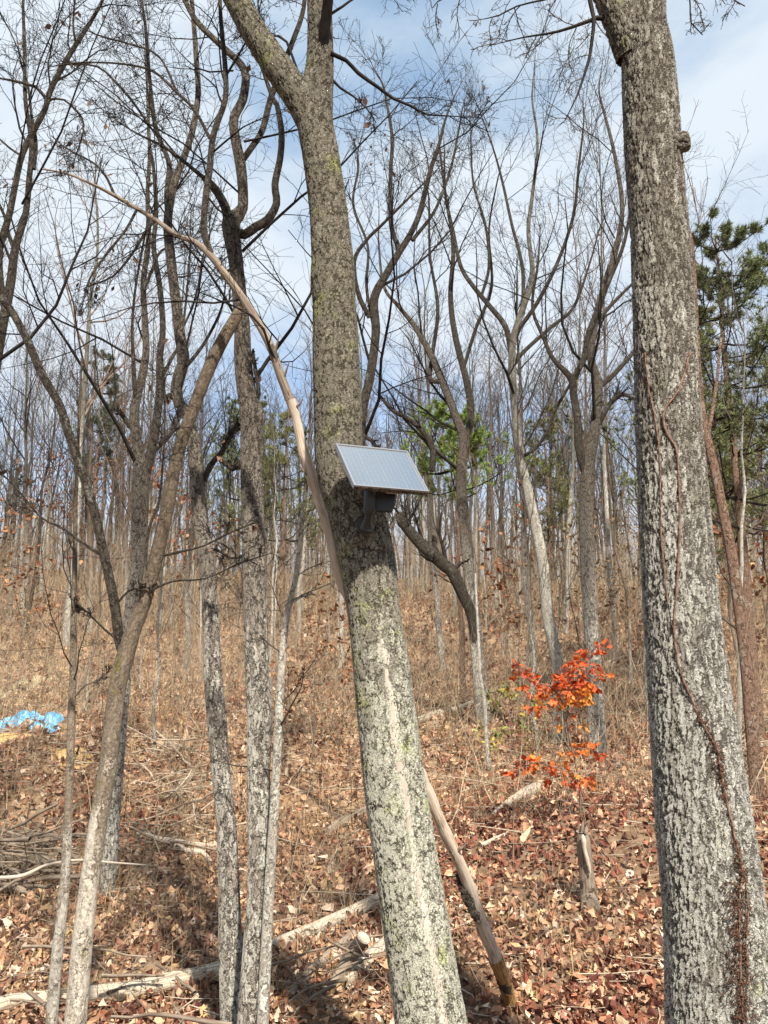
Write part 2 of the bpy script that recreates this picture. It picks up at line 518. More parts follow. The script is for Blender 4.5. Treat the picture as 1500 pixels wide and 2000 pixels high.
def ground_material():
    m, g = new_mat('leaf_covered_soil')
    co = g.n('ShaderNodeTexCoord').outputs['Object']
    a = g.noise(co, 0.35, 5.0, 0.6).outputs[0]
    b = g.noise(co, 9.0, 8.0, 0.7).outputs[0]
    v = g.n('ShaderNodeTexVoronoi', {'Vector': co, 'Scale': 13.0, 'Randomness': 1.0}, feature='F1')
    cell = g.n('ShaderNodeSeparateColor', {0: v.outputs['Color']}).outputs[0]
    leafy = g.n('ShaderNodeValToRGB', {0: cell})
    cr = leafy.color_ramp
    cr.elements[0].color = (0.12, 0.065, 0.04, 1)
    cr.elements[1].color = (0.56, 0.43, 0.29, 1)
    for pos, c in ((0.3, (0.24, 0.13, 0.075)), (0.55, (0.37, 0.24, 0.14)), (0.8, (0.44, 0.29, 0.18))):
        e = cr.elements.new(pos)
        e.color = (*c, 1)
    soil = g.mix(g.step(b, 0.35, 0.65), (0.08, 0.05, 0.032), (0.26, 0.165, 0.10))
    col = g.mix(0.72, soil, leafy.outputs[0])
    col = g.mix(g.math('MULTIPLY', g.step(a, 0.45, 0.68), 0.5), col, (0.46, 0.34, 0.18))
    # dark humus under the loose litter of the gully and the lower slope
    yy = g.n('ShaderNodeSeparateXYZ', {0: co}).outputs[1]
    wob = g.math('ADD', yy, g.math('MULTIPLY', g.math('SUBTRACT', a, 0.5), 8.0))
    humus = g.mix(g.step(b, 0.35, 0.65), (0.035, 0.022, 0.015), (0.15, 0.09, 0.055))
    col = g.mix(g.step(wob, 9.0, 17.0, 0.6, 0.0), col, humus)
    h = g.math('ADD', g.math('MULTIPLY', cell, 0.5), g.math('MULTIPLY', b, 0.5))
    return finish(g, m, col, 0.95, 0.1, h, 0.05)


M['ground'] = ground_material()

# ------------------------------------------------------------------ the ground: one sheet out to the horizon
def build_ground():
    def axis(segs):
        out = []
        for a, b, s in segs:
            out.append(np.arange(a, b, s))
        out.append([segs[-1][1]])
        return np.concatenate(out)
    xs = axis([(-420, -80, 20), (-80, -30, 3), (-30, -9, 0.7), (-9, 9, 0.12), (9, 30, 0.7), (30, 80, 3), (80, 420, 20)])
    ys = axis([(-60, -6, 4), (-6, 4, 0.4), (4, 17, 0.12), (17, 35, 0.4), (35, 80, 1.2), (80, 560, 16)])
    X, Y = np.meshgrid(xs, ys, indexing='ij')
    Z = ground_h(X, Y)
    v = np.stack([X, Y, Z], -1).reshape(-1, 3)
    idx = np.arange(len(v)).reshape(len(xs), len(ys))
    q = np.stack([idx[:-1, :-1], idx[1:, :-1], idx[1:, 1:], idx[:-1, 1:]], -1).reshape(-1, 4)
    o = MB().add(v, f4=q).obj('ground', M['ground'])
    return tag(o, 'leaf covered woodland hillside rising behind the trees', 'ground', kind='structure')


GROUND = build_ground()


# ------------------------------------------------------------------ tree building
def stem_path(pts, D, slope=0.0, spacing=0.04, wob=0.0):
    """Trace (x, y, w[, dD]) points to world positions and radii, drifting in depth along the stem."""
    out = []
    L = 0.0
    prev = None
    for p in pts:
        if prev is not None: L += math.hypot(p[0] - prev[0], p[1] - prev[1])
        prev = p
        d = D + (p[3] if len(p) > 3 else 0.0) + slope * L * D / F
        w = P(p[0], p[1], d)
        out.append([*w, rad(p[0], p[1], d, p[2]), d])
    return np.array(out)


def to_ground(path, flare=1.25, sink=0.25):
    """Carry the lower end (first point) of a stem down into the ground."""
    a, b = path[0], path[1]
    dirn = a[:3] - b[:3]
    dirn = dirn / np.linalg.norm(dirn)
    dirn[2] = min(dirn[2], -0.6)
    dirn = dirn / np.linalg.norm(dirn)
    p = a[:3].copy()
    for _ in range(400):
        if p[2] < ground_h(p[0], p[1]) - sink: break
        p = p + dirn * 0.05
    if np.linalg.norm(p - a[:3]) < 0.06: return path
    mid = a[:3] * 0.5 + p * 0.5
    return np.concatenate([[[*p, a[3] * flare, a[4]]], [[*mid, a[3] * (1 + flare) / 2.2, a[4]]], path])


def tip(path):
    """Let a stem run out to a thin end."""
    a, b = path[-1], path[-2]
    d = norm((a[:3] - b[:3])[None])[0]
    L = a[3] * 55
    out = [path]
    for f, r in ((0.33, 0.66), (0.66, 0.36), (1.0, 0.12)):
        d = norm((d + rng.normal(size=3) * 0.12 + np.array([0, 0, 0.08]))[None])[0]
        out.append([[*(out[-1][-1][:3] + d * L / 3), a[3] * r, a[4]]])
    return np.concatenate(out)


def dead_leaves_on(mb, Pc, frac, size):
    """A few withered leaves left hanging on twig tips."""
    K = int(len(Pc) * frac)
    if K < 1: return
    sel = rng.choice(len(Pc), K, replace=False)
    base = Pc[sel, -1]
    d = norm(rng.normal(size=(K, 3)) * [0.6, 0.6, 0.5] + np.array([0, 0, -0.9]))
    s = norm(np.cross(d, rng.normal(size=(K, 3))))
    ln = size * rng.uniform(0.6, 1.3, (K, 1))
    v = np.stack([base, base + d * ln * 0.5 + s * ln * 0.32, base + d * ln, base + d * ln * 0.5 - s * ln * 0.3], 1)
    col = np.array([0.10, 0.06, 0.04]) * rng.uniform(0.5, 1.8, (K, 1))
    mb.add(v.reshape(-1, 3), f4=np.arange(K * 4).reshape(K, 4), col=np.repeat(col, 4, 0))


def crown_levels(parents, spec):
    """parents: list of (n,4) stems. spec: list of dicts for grow(). Returns the list of (P,R) levels."""
    n0 = 10
    Pp = np.stack([resample(s[:, :4], n0)[:, :3] for s in parents])
    Rp = np.stack([resample(s[:, :4], n0)[:, 3] for s in parents])
    levels = []
    for sp in spec:
        Pp, Rp = grow(Pp, Rp, **sp)
        levels.append((Pp, Rp))
    return levels


OAKISH = [dict(k=8, t0=0.42, ang=40, lr=0.36, rr=0.42, up=0.10, wig=0.15, n=7, rmin=0.005, lmax=3.2),
          dict(k=7, t0=0.12, ang=42, lr=0.45, rr=0.55, up=0.07, wig=0.18, n=6, rmin=0.0034, lmax=1.5),
          dict(k=6, t0=0.12, ang=45, lr=0.5, rr=0.6, up=0.05, wig=0.2, n=4, rmin=0.0026, lmax=0.8)]


def traced_tree(name, label, D, trunk, limbs=(), slope=0.0, bark_m='bark_dark', limb_m=None, twig_m='twig_dark', spec=OAKISH,
                sides=14, spacing=0.08, ground=True, cat='tree', group=None, leaves=0.01, flare=1.25, grow_trunk=True, limb_grow=True,
                dense=None, thin=1.0, extra_grow=()):
    tp = stem_path(trunk, D, slope)
    if ground: tp = to_ground(tp, flare)
    if trunk[-1][1] < 560: tp = tip(tp)
    sm = catmull(tp, spacing)
    org = np.array([tp[0][0], tp[0][1], float(ground_h(tp[0][0], tp[0][1]))]) if ground else tp[0][:3].copy()
    root = empty(name, org, label, cat, group)
    mb = MB()
    ns, sp_ = (sides, spacing) if dense is None else dense
    smd = sm if dense is None else catmull(tp, sp_)
    tubes(mb, smd[:, :3], smd[:, 3], ns, ref=(0, 1, 0), seed_off=rng.uniform(0, 40))
    mb.obj('trunk', M[bark_m], root, org)
    stems = [sm] if grow_trunk else []
    allp = sm[:, :3]
    for li, (pts, sl) in enumerate(limbs):
        x0, y0 = pts[0][0], pts[0][1]
        # depth where the limb leaves its parent: nearest trunk control point in the picture
        q = proj(allp)
        k = int(np.argmin(np.hypot(q[:, 0] - x0, q[:, 1] - y0)))
        lp = stem_path(pts, allp[k][1], sl)
        zo = max(0.0, float(allp[k][2] - org[2]))
        if pts[-1][1] < 620 and lp[-1][3] > 0.004:
            lp = tip(lp)
        ls = catmull(lp, spacing)
        allp = np.concatenate([allp, ls[:, :3]])
        mb = MB()
        if dense is not None and pts[0][2] > 25:
            lsd = catmull(lp, sp_)
            tubes(mb, lsd[:, :3], lsd[:, 3], max(24, ns // 2), ref=(0, 1, 0), seed_off=rng.uniform(0, 40), zoff=zo)
        else:
            tubes(mb, ls[:, :3], ls[:, 3], max(7, sides - 4), ref=(0, 1, 0.2), seed_off=rng.uniform(0, 40), zoff=zo)
        mb.obj('limb', M['twig_dark' if pts[0][2] < 28 and dense is not None else (limb_m or bark_m)], root, org)
        if limb_grow: stems.append(ls)
    if spec and stems:
        big = MB()
        lv = MB()
        for Pc, Rc in crown_levels(stems, spec):
            tubes(big, Pc, Rc * thin, 5 if Rc[:, 0].mean() > 0.012 else 3)
            last = Pc
        dead_leaves_on(lv, last, leaves, 0.07)
        big.obj('crown', M[twig_m], root, org)
        if lv.nv:
            lv.obj('leaves', M['leaf'], root, org)
    return root


# ------------------------------------------------------------------ the two big near trunks
NEAR_TWIGS = [dict(k=8, t0=0.45, ang=48, lr=0.35, rr=0.35, up=0.02, wig=0.16, n=7, rmin=0.004, lmax=2.2),
              dict(k=7, t0=0.15, ang=48, lr=0.5, rr=0.5, up=0.0, wig=0.22, n=6, rmin=0.002, lmax=0.9),
              dict(k=5, t0=0.15, ang=50, lr=0.5, rr=0.6, up=0.0, wig=0.25, n=4, rmin=0.0016, lmax=0.4)]

MAIN_D = 5.2
main_tree = traced_tree(
    'oak_tree', 'thick leaning lichen covered oak trunk carrying the solar panel, forked high up', MAIN_D,
    [(842, 2000, 137), (832, 1933, 131), (801, 1733, 123), (771, 1533, 117), (748, 1333, 108), (731, 1200, 100), (719, 1110, 106),
     (708, 1055, 108), (692, 990, 104), (672, 940, 96), (662, 890, 90), (660, 800, 90), (656, 700, 87), (653, 600, 81), (650, 545, 83), (649, 500, 78),
     (640, 400, 70), (626, 300, 68), (616, 240, 66), (619, 180, 60), (625, 120, 50), (625, 50, 45), (623, -20, 44), (618, -160, 36), (625, -320, 26)],
    [([(614, 250, 56), (590, 200, 58), (563, 160, 56), (528, 110, 53), (494, 58, 48), (462, 0, 45), (430, -60, 42), (380, -180, 34), (350, -320, 22)], -0.1),
     ([(626, 120, 26), (634, 60, 22), (641, 0, 20), (650, -80, 16), (690, -200, 9)], -0.5),
     ([(646, 104, 9), (676, 118, 8), (700, 143, 8), (735, 168, 7), (768, 192, 6), (800, 206, 5), (835, 224, 4), (865, 226, 3)], 0.15),
     ([(648, 155, 6), (665, 172, 5), (690, 188, 4), (716, 212, 3), (735, 240, 2)], -0.2),
     ([(645, 28, 6), (670, 12, 5), (700, -8, 4), (760, -30, 3)], 0.1),
     ([(600, 165, 5), (586, 150, 5), (560, 82, 5), (545, 70, 4), (515, 72, 3)], 0.3)],
    bark_m='bark_oak', twig_m='twig_dark', spec=NEAR_TWIGS, dense=(170, 0.0115), leaves=0.004, flare=1.2, grow_trunk=False)

RIGHT_D = 4.4
right_tree = traced_tree(
    'big_oak_tree', 'widest trunk at the right with scaly white lichen bark and a reddish vine climbing it', RIGHT_D,
    [(1406, 2000, 200), (1396, 1800, 189), (1374, 1600, 176), (1351, 1400, 155), (1344, 1333, 148), (1331, 1200, 138), (1317, 1000, 129),
     (1304, 800, 118), (1300, 700, 115), (1296, 600, 112), (1288, 450, 106), (1277, 320, 103), (1271, 210, 101), (1264, 110, 94), (1255, 50, 86),
     (1262, -20, 72), (1272, -120, 62), (1290, -300, 46)],
    [([(1236, 110, 60), (1218, 55, 62), (1198, 10, 56), (1176, -40, 52), (1140, -140, 42), (1110, -300, 28)], -0.1),
     ([(1192, 36, 12), (1165, 35, 9), (1158, 38, 8)], -0.2),
     ([(1148, -30, 9), (1153, 5, 9), (1160, 36, 8), (1156, 80, 7), (1150, 118, 6), (1140, 150, 5), (1128, 185, 4)], -0.05),
     ([(1160, -30, 6), (1110, -12, 5), (1060, 0, 4), (1010, 12, 3), (975, 30, 3)], -0.25),
     ([(1170, -60, 5), (1100, -60, 4), (1030, -40, 4), (880, -10, 3), (845, 15, 2)], -0.25),
     ([(1300, -60, 6), (1340, -30, 4), (1348, 10, 3), (1350, 45, 3), (1372, 68, 2)], -0.3),
     ([(1310, -90, 6), (1380, -60, 4), (1420, -10, 3), (1455, 12, 2)], -0.3)],
    bark_m='bark_big', twig_m='twig_grey', spec=[dict(NEAR_TWIGS[0], k=6, lmax=0.7, t0=0.15, up=-0.06), dict(NEAR_TWIGS[1], lmax=0.35, up=-0.05), dict(NEAR_TWIGS[2], k=3, lmax=0.16)],
    dense=(200, 0.0115), leaves=0.0, flare=1.2, grow_trunk=False)


def stub(root, px, py, D, length_px, w, direction, mat, name='broken_branch'):
    a = P(px, py, D)
    r = rad(px, py, D, w)
    d = norm(np.array(direction, float)[None])[0]
    L = length_px * axial(px, py, D) / F
    ctrl = np.array([[*(a - d * r * 0.8), r * 1.5], [*(a + d * L * 0.3), r * 1.1], [*(a + d * L * 0.75), r * 1.02], [*(a + d * L), r * 0.8], [*(a + d * L * 1.06), r * 0.3]])
    sm = catmull(ctrl, 0.008)
    mb = MB()
    tubes(mb, sm[:, :3], sm[:, 3], 40, cap=True, zoff=max(0.0, float(a[2] - root.location[2])))
    return mb.obj(name, mat, root, root.location)


stub(right_tree, 1318, 282, RIGHT_D - 0.08, 25, 34, (1, -0.35, 0.12), M['bark_big'])
stub(main_tree, 694, 1052, MAIN_D - 0.12, 19, 30, (0.25, -1, -0.1), M['bark_oak'], 'burl')


# vines that climb the right trunk, laid on its real surface
from mathutils.bvhtree import BVHTree


def surface_of(root):
    tr = next(c for c in root.children if c.name.startswith('trunk'))
    me = tr.data
    org = np.array(root.location)
    v = [tuple(np.array(p.co) + org) for p in me.vertices]
    return BVHTree.FromPolygons(v, [tuple(p.vertices) for p in me.polygons])


RIGHT_SKIN = surface_of(right_tree)


def on_skin(px, py, lift):
    d = ray(px, py)
    d = d / np.linalg.norm(d)
    hit = RIGHT_SKIN.ray_cast(Vector(EYE), Vector(d))
    if hit[0] is None: return None
    return np.array(hit[0]) + np.array(hit[1]) * lift


def vine(pts, D, w, label, mat, name='vine'):
    dense = catmull(np.array([[x, y, 0.0] for x, y in pts], float), 14.0)
    out = []
    for x, y, _ in dense:
        p = on_skin(x, y, 0.011)
        if p is not None: out.append([*p, rad(x, y, D, w) * (0.7 + 0.6 * vnoise(y / 23, 0.0, 3))])
    sm = catmull(np.array(out), 0.02)
    sm[:, :3] += rng.normal(size=(len(sm), 3)) * 0.0012
    mb = MB()
    tubes(mb, sm[:, :3], sm[:, 3], 8)
    o = mb.obj(name, mat)
    return tag(o, label, 'vine', 'vines on the right trunk')


M['vine'] = simple('red_brown_vine_bark', (0.10, 0.055, 0.038), (0.26, 0.155, 0.11), 45.0, bump=0.003)
M['vine_root'] = simple('hairy_vine_rootlets', (0.05, 0.026, 0.018), (0.15, 0.08, 0.05), 40.0, bump=0.006)
vine([(1345, 690), (1325, 760), (1298, 803), (1300, 840), (1320, 880), (1325, 940), (1327, 1020), (1325, 1090), (1322, 1150), (1318, 1220), (1322, 1270),
      (1333, 1320), (1355, 1375), (1380, 1430), (1397, 1460), (1405, 1500), (1413, 1550), (1425, 1600), (1438, 1660), (1447, 1705), (1441, 1760), (1443, 1850),
      (1446, 1930), (1452, 2010)], RIGHT_D, 4, 'thickest reddish vine winding up the front of the right trunk', M['vine'])
vine([(1262, 690), (1270, 760), (1283, 830), (1290, 900), (1292, 980), (1294, 1060), (1300, 1120), (1306, 1180)], RIGHT_D, 3,
     'hair thin pale vine strand left of the thick vine on the right trunk', M['vine'])
vine([(1452, 1712), (1458, 1780), (1455, 1850), (1460, 1920)], RIGHT_D, 3, 'short thin vine strand low down beside the thick vine foot', M['vine'])


def rootlets():
    """Fuzzy dark rootlets along the lower vine."""
    mb = MB()
    spots = [((1355, 1375), (1397, 1460), 70), ((1397, 1460), (1413, 1560), 130), ((1430, 1640), (1450, 1720), 100), ((1436, 1720), (1446, 1990), 520)]
    for a, b, n in spots:
        t = rng.random(n)
        x = a[0] + (b[0] - a[0]) * t + rng.normal(size=n) * (12 if b[1] > 1800 else 5)
        y = a[1] + (b[1] - a[1]) * t
        for xx, yy in zip(x, y):
            p = on_skin(xx, yy, 0.009)
            if p is None: continue
            d = norm(rng.normal(size=(1, 3)) * [1, 0.4, 0.8])[0] * rng.uniform(0.012, 0.03)
            q = np.array([p, p + d * 0.5 + [0, -0.012, 0], p + d])
            tubes(mb, q, np.array([0.0025, 0.002, 0.001]), 3)
    o = mb.obj('rootlets', M['vine_root'])
    tag(o, 'dark fuzzy rootlets holding the vine to the lower right trunk', 'rootlets', kind='stuff')


rootlets()


# ------------------------------------------------------------------ solar panel on its arm with the black housing
def build_panel():
    k = axial(745, 915, MAIN_D - 0.36) / F               # metres per picture unit at the panel
    c = P(746, 913, MAIN_D - 0.36)
    cp, sp = math.cos(PITCH), math.sin(PITCH)
    right, up, back = np.array([1, 0, 0.]), np.array([0, -sp, cp]), np.array([0, -cp, -sp])
    W = 143 * right - 10 * up - 66 * back
    H = 40 * right - 86 * up + 99 * back
    wl, hl = np.linalg.norm(W) * k, np.linalg.norm(H) * k
    ex = W / np.linalg.norm(W)
    ey = -(H - ex * (H @ ex))
    ey /= np.linalg.norm(ey)
    ez = np.cross(ex, ey)
    root = empty('solar_panel', c, 'small tilted silver blue solar panel with black housing bracketed to the leaning trunk', 'solar panel')

    def world(p):
        p = np.asarray(p, float).reshape(-1, 3)
        return p[:, :1] * ex + p[:, 1:2] * ey + p[:, 2:] * ez

    def box(mb, lo, hi):
        x0, y0, z0 = lo
        x1, y1, z1 = hi
        v = [(x0, y0, z0), (x1, y0, z0), (x1, y1, z0), (x0, y1, z0), (x0, y0, z1), (x1, y0, z1), (x1, y1, z1), (x0, y1, z1)]
        f = [(0, 3, 2, 1), (4, 5, 6, 7), (0, 1, 5, 4), (1, 2, 6, 5), (2, 3, 7, 6), (3, 0, 4, 7)]
        mb.add(world(v), f4=f)

    mm, g = new_mat('brushed_aluminium')
    al = finish(g, mm, (0.33, 0.335, 0.34), 0.45, 0.5, Metallic=0.85)
    mm, g = new_mat('weathered_frame_edge')
    co = g.n('ShaderNodeTexCoord').outputs['Object']
    al_d = finish(g, mm, g.mix(g.step(g.noise(co, 60, 5).outputs[0], 0.42, 0.6), (0.02, 0.016, 0.014), (0.11, 0.08, 0.065)), 0.6, 0.3)
    mm, g = new_mat('silicon_cell')
    co = g.n('ShaderNodeTexCoord').outputs['Object']
    cv = g.mix(g.noise(co, 14, 3).outputs[0], (0.64, 0.64, 0.615), (0.70, 0.695, 0.665))
    cell_m = finish(g, mm, cv, 0.13, 0.6, Metallic=0.93)
    mm, g = new_mat('white_backsheet')
    back_m = finish(g, mm, (0.82, 0.82, 0.80), 0.18, 0.6, Metallic=0.85)
    mm, g = new_mat('black_plastic')
    blk = finish(g, mm, (0.005, 0.006, 0.007), 0.42, 0.45)
    mm, g = new_mat('dark_grey_bracket')
    grey = finish(g, mm, (0.013, 0.018, 0.020), 0.45, 0.5)

    t, lip = 0.022, 0.010
    for lo, hi, m in (((-wl / 2, hl / 2 - lip, -t), (wl / 2, hl / 2, 0.003), al), ((-wl / 2, -hl / 2, -t), (wl / 2, -hl / 2 + lip, 0.0035), al),
                      ((-wl / 2, -hl / 2 + lip, -t), (-wl / 2 + lip, hl / 2 - lip, 0.003), al), ((wl / 2 - lip, -hl / 2 + lip, -t), (wl / 2, hl / 2 - lip, 0.003), al)):
        mb = MB()
        box(mb, lo, hi)
        mb.obj('frame_rail', m, root, smooth=False)
    mb = MB()
    box(mb, (-wl / 2 + 0.004, -hl / 2 - 0.003, -t - 0.004), (wl / 2 - 0.003, -hl / 2 - 0.0005, -0.004))
    mb.obj('edge_strip', al_d, root, smooth=False)
    mb = MB()
    box(mb, (-wl / 2 + lip, -hl / 2 + lip, -0.012), (wl / 2 - lip, hl / 2 - lip, -0.004))
    mb.obj('backsheet', back_m, root, smooth=False)
    nx, ny = 4, 9
    gx, gy = (wl - 2 * lip - 0.012) / nx, (hl - 2 * lip - 0.012) / ny
    cell = MB()
    box(cell, (-gx / 2 + 0.0024, -gy / 2 + 0.0001, 0), (gx / 2 - 0.0024, gy / 2 - 0.0001, 0.0012))
    me = cell.mesh('solar_cell', cell_m, smooth=False)
    bus = MB()
    for j in (-1, 0, 1):
        box(bus, (j * gx * 0.27 - 0.0007, -gy / 2 + 0.0008, 0.0013), (j * gx * 0.27 + 0.0007, gy / 2 - 0.0008, 0.0016))
    bme = bus.mesh('busbar', back_m, smooth=False)
    for i in range(nx):
        for j in range(ny):
            o = bpy.data.objects.new('solar_cell', me)
            COL.objects.link(o)
            o.parent = root
            o.location = world([(-gx * nx / 2 + gx * (i + 0.5), -gy * ny / 2 + gy * (j + 0.5), -0.0034)])[0]
            b = bpy.data.objects.new('busbar', bme)
            COL.objects.link(b)
            b.parent = o
    # housing under the panel, an upright rounded box
    D = MAIN_D - 0.27

    def L(px, py, d):
        return P(px, py, d) - c
    prof = [(716, 962), (738, 957), (776, 962), (773, 984), (765, 1001), (720, 999)]
    mb = MB()
    fr = np.array([L(x, y, D - 0.10) for x, y in prof])
    bk = np.array([L(x, y, D + 0.05) for x, y in prof])
    ctr_f = fr.mean(0)
    fr2 = ctr_f + (fr - ctr_f) * 0.86
    fr3 = fr + np.array([0, 0.016, 0])
    n = len(prof)
    V = np.concatenate([fr2, fr3, bk, [ctr_f], [bk.mean(0)]])
    f4, f3 = [], []
    for i in range(n):
        j = (i + 1) % n
        f4 += [(i, i + n, j + n, j), (i + n, i + 2 * n, j + 2 * n, j + n)]
        f3 += [(3 * n, i, j), (3 * n + 1, 2 * n + j, 2 * n + i)]
    mb.add(V, f4=f4, f3=f3)
    mb.obj('housing', blk, root, smooth=False)
    mb = MB()
    tubes(mb, np.array([L(722, 952, D - 0.13), L(722, 960, D - 0.13), L(722, 998, D - 0.12), L(722, 1003, D - 0.12)]), np.array([0.030, 0.034, 0.036, 0.03]), 20, cap=True)
    mb.obj('swivel_joint', grey, root)
    mb = MB()
    tubes(mb, np.array([L(721, 1000, D - 0.115), L(720, 1008, D - 0.11), L(718, 1018, D - 0.09), L(717, 1026, D - 0.06), L(717, 1031, D - 0.05)]),
          np.array([0.030, 0.022, 0.024, 0.036, 0.040]), 20, cap=True)
    mb.obj('mounting_arm', grey, root)
    mb = MB()
    tubes(mb, np.array([L(712, 1026, D - 0.02), L(711, 1026, D + 0.12)]), np.array([0.05, 0.05]), 20, cap=True)
    mb.obj('base_plate', grey, root)
    mb = MB()
    tubes(mb, np.array([L(738, 958, D - 0.04), L(742, 940, D - 0.10), world([(0, -0.04, -0.05)])[0]]), np.array([0.03, 0.028, 0.024]), 12, cap=True)
    mb.obj('panel_support', grey, root)
    mb = MB()
    o = world([(0.06, -hl / 2 + 0.05, -t - 0.012)])[0]
    box(mb, (-0.02, -hl / 2 + 0.012, -t - 0.022), (0.085, -hl / 2 + 0.10, -t - 0.001))
    mb.obj('junction_box', al, root, smooth=False)


build_panel()

# ------------------------------------------------------------------ the leaning dead tree behind the oak
def leaning_pole():
    base = ground_pt(1000, 1945)
    pts = [(1000, 1944, 31, base[1]), (973, 1883, 31, 6.55), (943, 1806, 30, 6.4), (910, 1716, 29, 6.2), (868, 1623, 28, 6.02), (836, 1545, 28, 5.9),
           (760, 1360, 28, 5.75), (694, 1190, 29, 5.62), (669, 1133, 29, 5.58), (651, 1067, 27, 5.52), (632, 1000, 26, 5.48), (601, 900, 25, 5.4), (572, 800, 22, 5.35), (548, 733, 21, 5.3),
           (524, 667, 20, 5.3), (480, 592, 19, 5.3), (433, 527, 18, 5.3), (407, 494, 17, 5.3), (377, 471, 14, 5.3), (347, 460, 12, 5.3), (300, 427, 11, 5.3),
           (260, 403, 10, 5.3), (220, 380, 9, 5.25), (187, 363, 7, 5.2), (133, 340, 5, 5.15), (83, 330, 4, 5.1)]
    ctrl = np.array([[*P(x, y, d), rad(x, y, d, w), d] for x, y, w, d in pts])
    ctrl[0, 2] -= 0.08
    sm = catmull(ctrl, 0.03)
    cut = int(np.argmin(np.abs(proj(sm[:, :3])[:, 0] - 565)))
    sm[:, 3] *= 0.82
    org = np.array([base[0], base[1], base[2]])
    root = empty('dead_leaning_tree', org, 'bare bleached dead tree leaning diagonally behind the solar panel trunk', 'tree')
    mb = MB()
    lo = sm[:cut + 1].copy()
    q = np.arange(len(lo))
    nn = 0.22 * (vnoise(q * 0.45, np.zeros(len(lo)), 5) - 0.5) + 0.16 * (vnoise(q * 0.13, np.ones(len(lo)), 6) - 0.5)
    lo[:, 0] += 0.012 * (vnoise(q * 0.10, q * 0 + 3, 6) - 0.5) * 2
    tubes(mb, lo[:, :3], lo[:, 3] * (1 + nn), 24, ref=(0, 1, 0))
    mb.obj('trunk', M['deadwood'], root, org)
    mb = MB()
    hi = sm[cut:]
    tubes(mb, hi[:, :3], hi[:, 3], 14, ref=(0, 1, 0))
    mb.obj('upper_stem', M['upper_wood'], root, org)
    foot = [(i_, p_) for i_, p_ in enumerate(proj(lo[:, :3])) if p_[1] > 1868]
    if len(foot) > 3:
        ft = lo[foot[0][0]:foot[-1][0] + 1].copy()
        mb = MB()
        tubes(mb, ft[:, :3], ft[:, 3] * (1.05 + 0.16 * (vnoise(np.arange(len(ft)) * 0.6, np.zeros(len(ft)), 2) - 0.3)), 24, ref=(0, 1, 0))
        mb.obj('rotten_foot', M['rot'], root, org)
    # short snapped off twigs along the bare stem
    for sx, sy, dx, dy in ((549, 738, 0.6, 1.0), (574, 800, 0.9, 0.5), (541, 715, -0.5, 1.0), (610, 935, -0.8, 0.5), (531, 690, 0.5, 1.2), (885, 1665, 0.8, 0.4), (955, 1835, -0.7, 0.5)):
        q = proj(sm[:, :3])
        k = int(np.argmin(np.hypot(q[:, 0] - sx, q[:, 1] - sy)))
        d = norm(np.array([[dx, -0.6, dy]]))[0]
        Ls = rng.uniform(0.06, 0.11)
        a = sm[k, :3]
        r = sm[k, 3]
        sp = catmull(np.array([[*(a + d * r * 0.5), r * 0.55], [*(a + d * (r + Ls * 0.4)), r * 0.26], [*(a + d * (r + Ls) + np.array([0, 0, 0.02])), r * 0.10]]), 0.015)
        mb = MB()
        tubes(mb, sp[:, :3], sp[:, 3], 8, cap=True)
        mb.obj('snapped_twig', M['upper_wood'], root, org)
    # rotten bark flap near the foot
    mb = MB()
    fl = [(893, 1704, 8), (906, 1740, 17), (922, 1775, 19), (938, 1802, 9)]
    fp = np.array([[*P(x, y, 6.22), rad(x, y, 6.2, w)] for x, y, w in fl])
    fs = catmull(fp, 0.015)
    tubes(mb, fs[:, :3] + rng.normal(size=(len(fs), 3)) * 0.006, fs[:, 3] * rng.uniform(0.8, 1.15, len(fs)), 14, cap=True)
    mb.obj('loose_bark', M['bark_dark'], root, org)
    limbs = [[(412, 497, 13), (398, 450, 13), (402, 383, 13), (409, 333, 13), (415, 273, 12), (424, 240, 12), (440, 193, 11), (440, 133, 10), (431, 33, 8), (428, -60, 6)],
             [(410, 270, 7), (380, 215, 6), (345, 180, 6), (300, 140, 5), (240, 125, 4), (160, 122, 3), (100, 130, 2)],
             [(345, 178, 5), (310, 110, 4), (250, 85, 4), (200, 72, 3), (150, 50, 2)],
             [(305, 425, 7), (280, 460, 6), (255, 500, 5), (220, 540, 4), (170, 560, 3)],
             [(268, 408, 6), (245, 450, 5), (205, 500, 5), (175, 545, 4), (160, 600, 2)],
             [(222, 380, 5), (210, 350, 5), (185, 320, 4), (130, 290, 3), (100, 265, 2)],
             [(440, 150, 5), (470, 100, 4), (500, 40, 3), (520, -40, 2)]]
    stems = [hi]
    allp = sm[:, :3]
    for pts in limbs:
        q = proj(allp)
        k = int(np.argmin(np.hypot(q[:, 0] - pts[0][0], q[:, 1] - pts[0][1])))
        ls = catmull(stem_path(pts, allp[k][1], rng.uniform(-0.3, 0.2)), 0.06)
        allp = np.concatenate([allp, ls[:, :3]])
        mb = MB()
        tubes(mb, ls[:, :3], ls[:, 3], 9, ref=(0, 1, 0.2))
        mb.obj('limb', M['bark_dark'], root, org)
        stems.append(ls)
    big, lv = MB(), MB()
    for Pc, Rc in crown_levels(stems, [dict(k=8, t0=0.1, ang=45, lr=0.42, rr=0.45, up=-0.02, wig=0.2, n=7, rmin=0.003, lmax=1.3, flat=0.3),
                                       dict(k=6, t0=0.15, ang=48, lr=0.5, rr=0.55, up=-0.03, wig=0.24, n=5, rmin=0.0022, lmax=0.6),
                                       dict(k=4, t0=0.15, ang=50, lr=0.5, rr=0.6, up=0, wig=0.25, n=4, rmin=0.0018, lmax=0.3)]):
        tubes(big, Pc, Rc, 3)
    dead_leaves_on(lv, Pc, 0.03, 0.05)
    big.obj('crown', M['twig_dark'], root, org)
    lv.obj('leaves', M['leaf'], root, org)


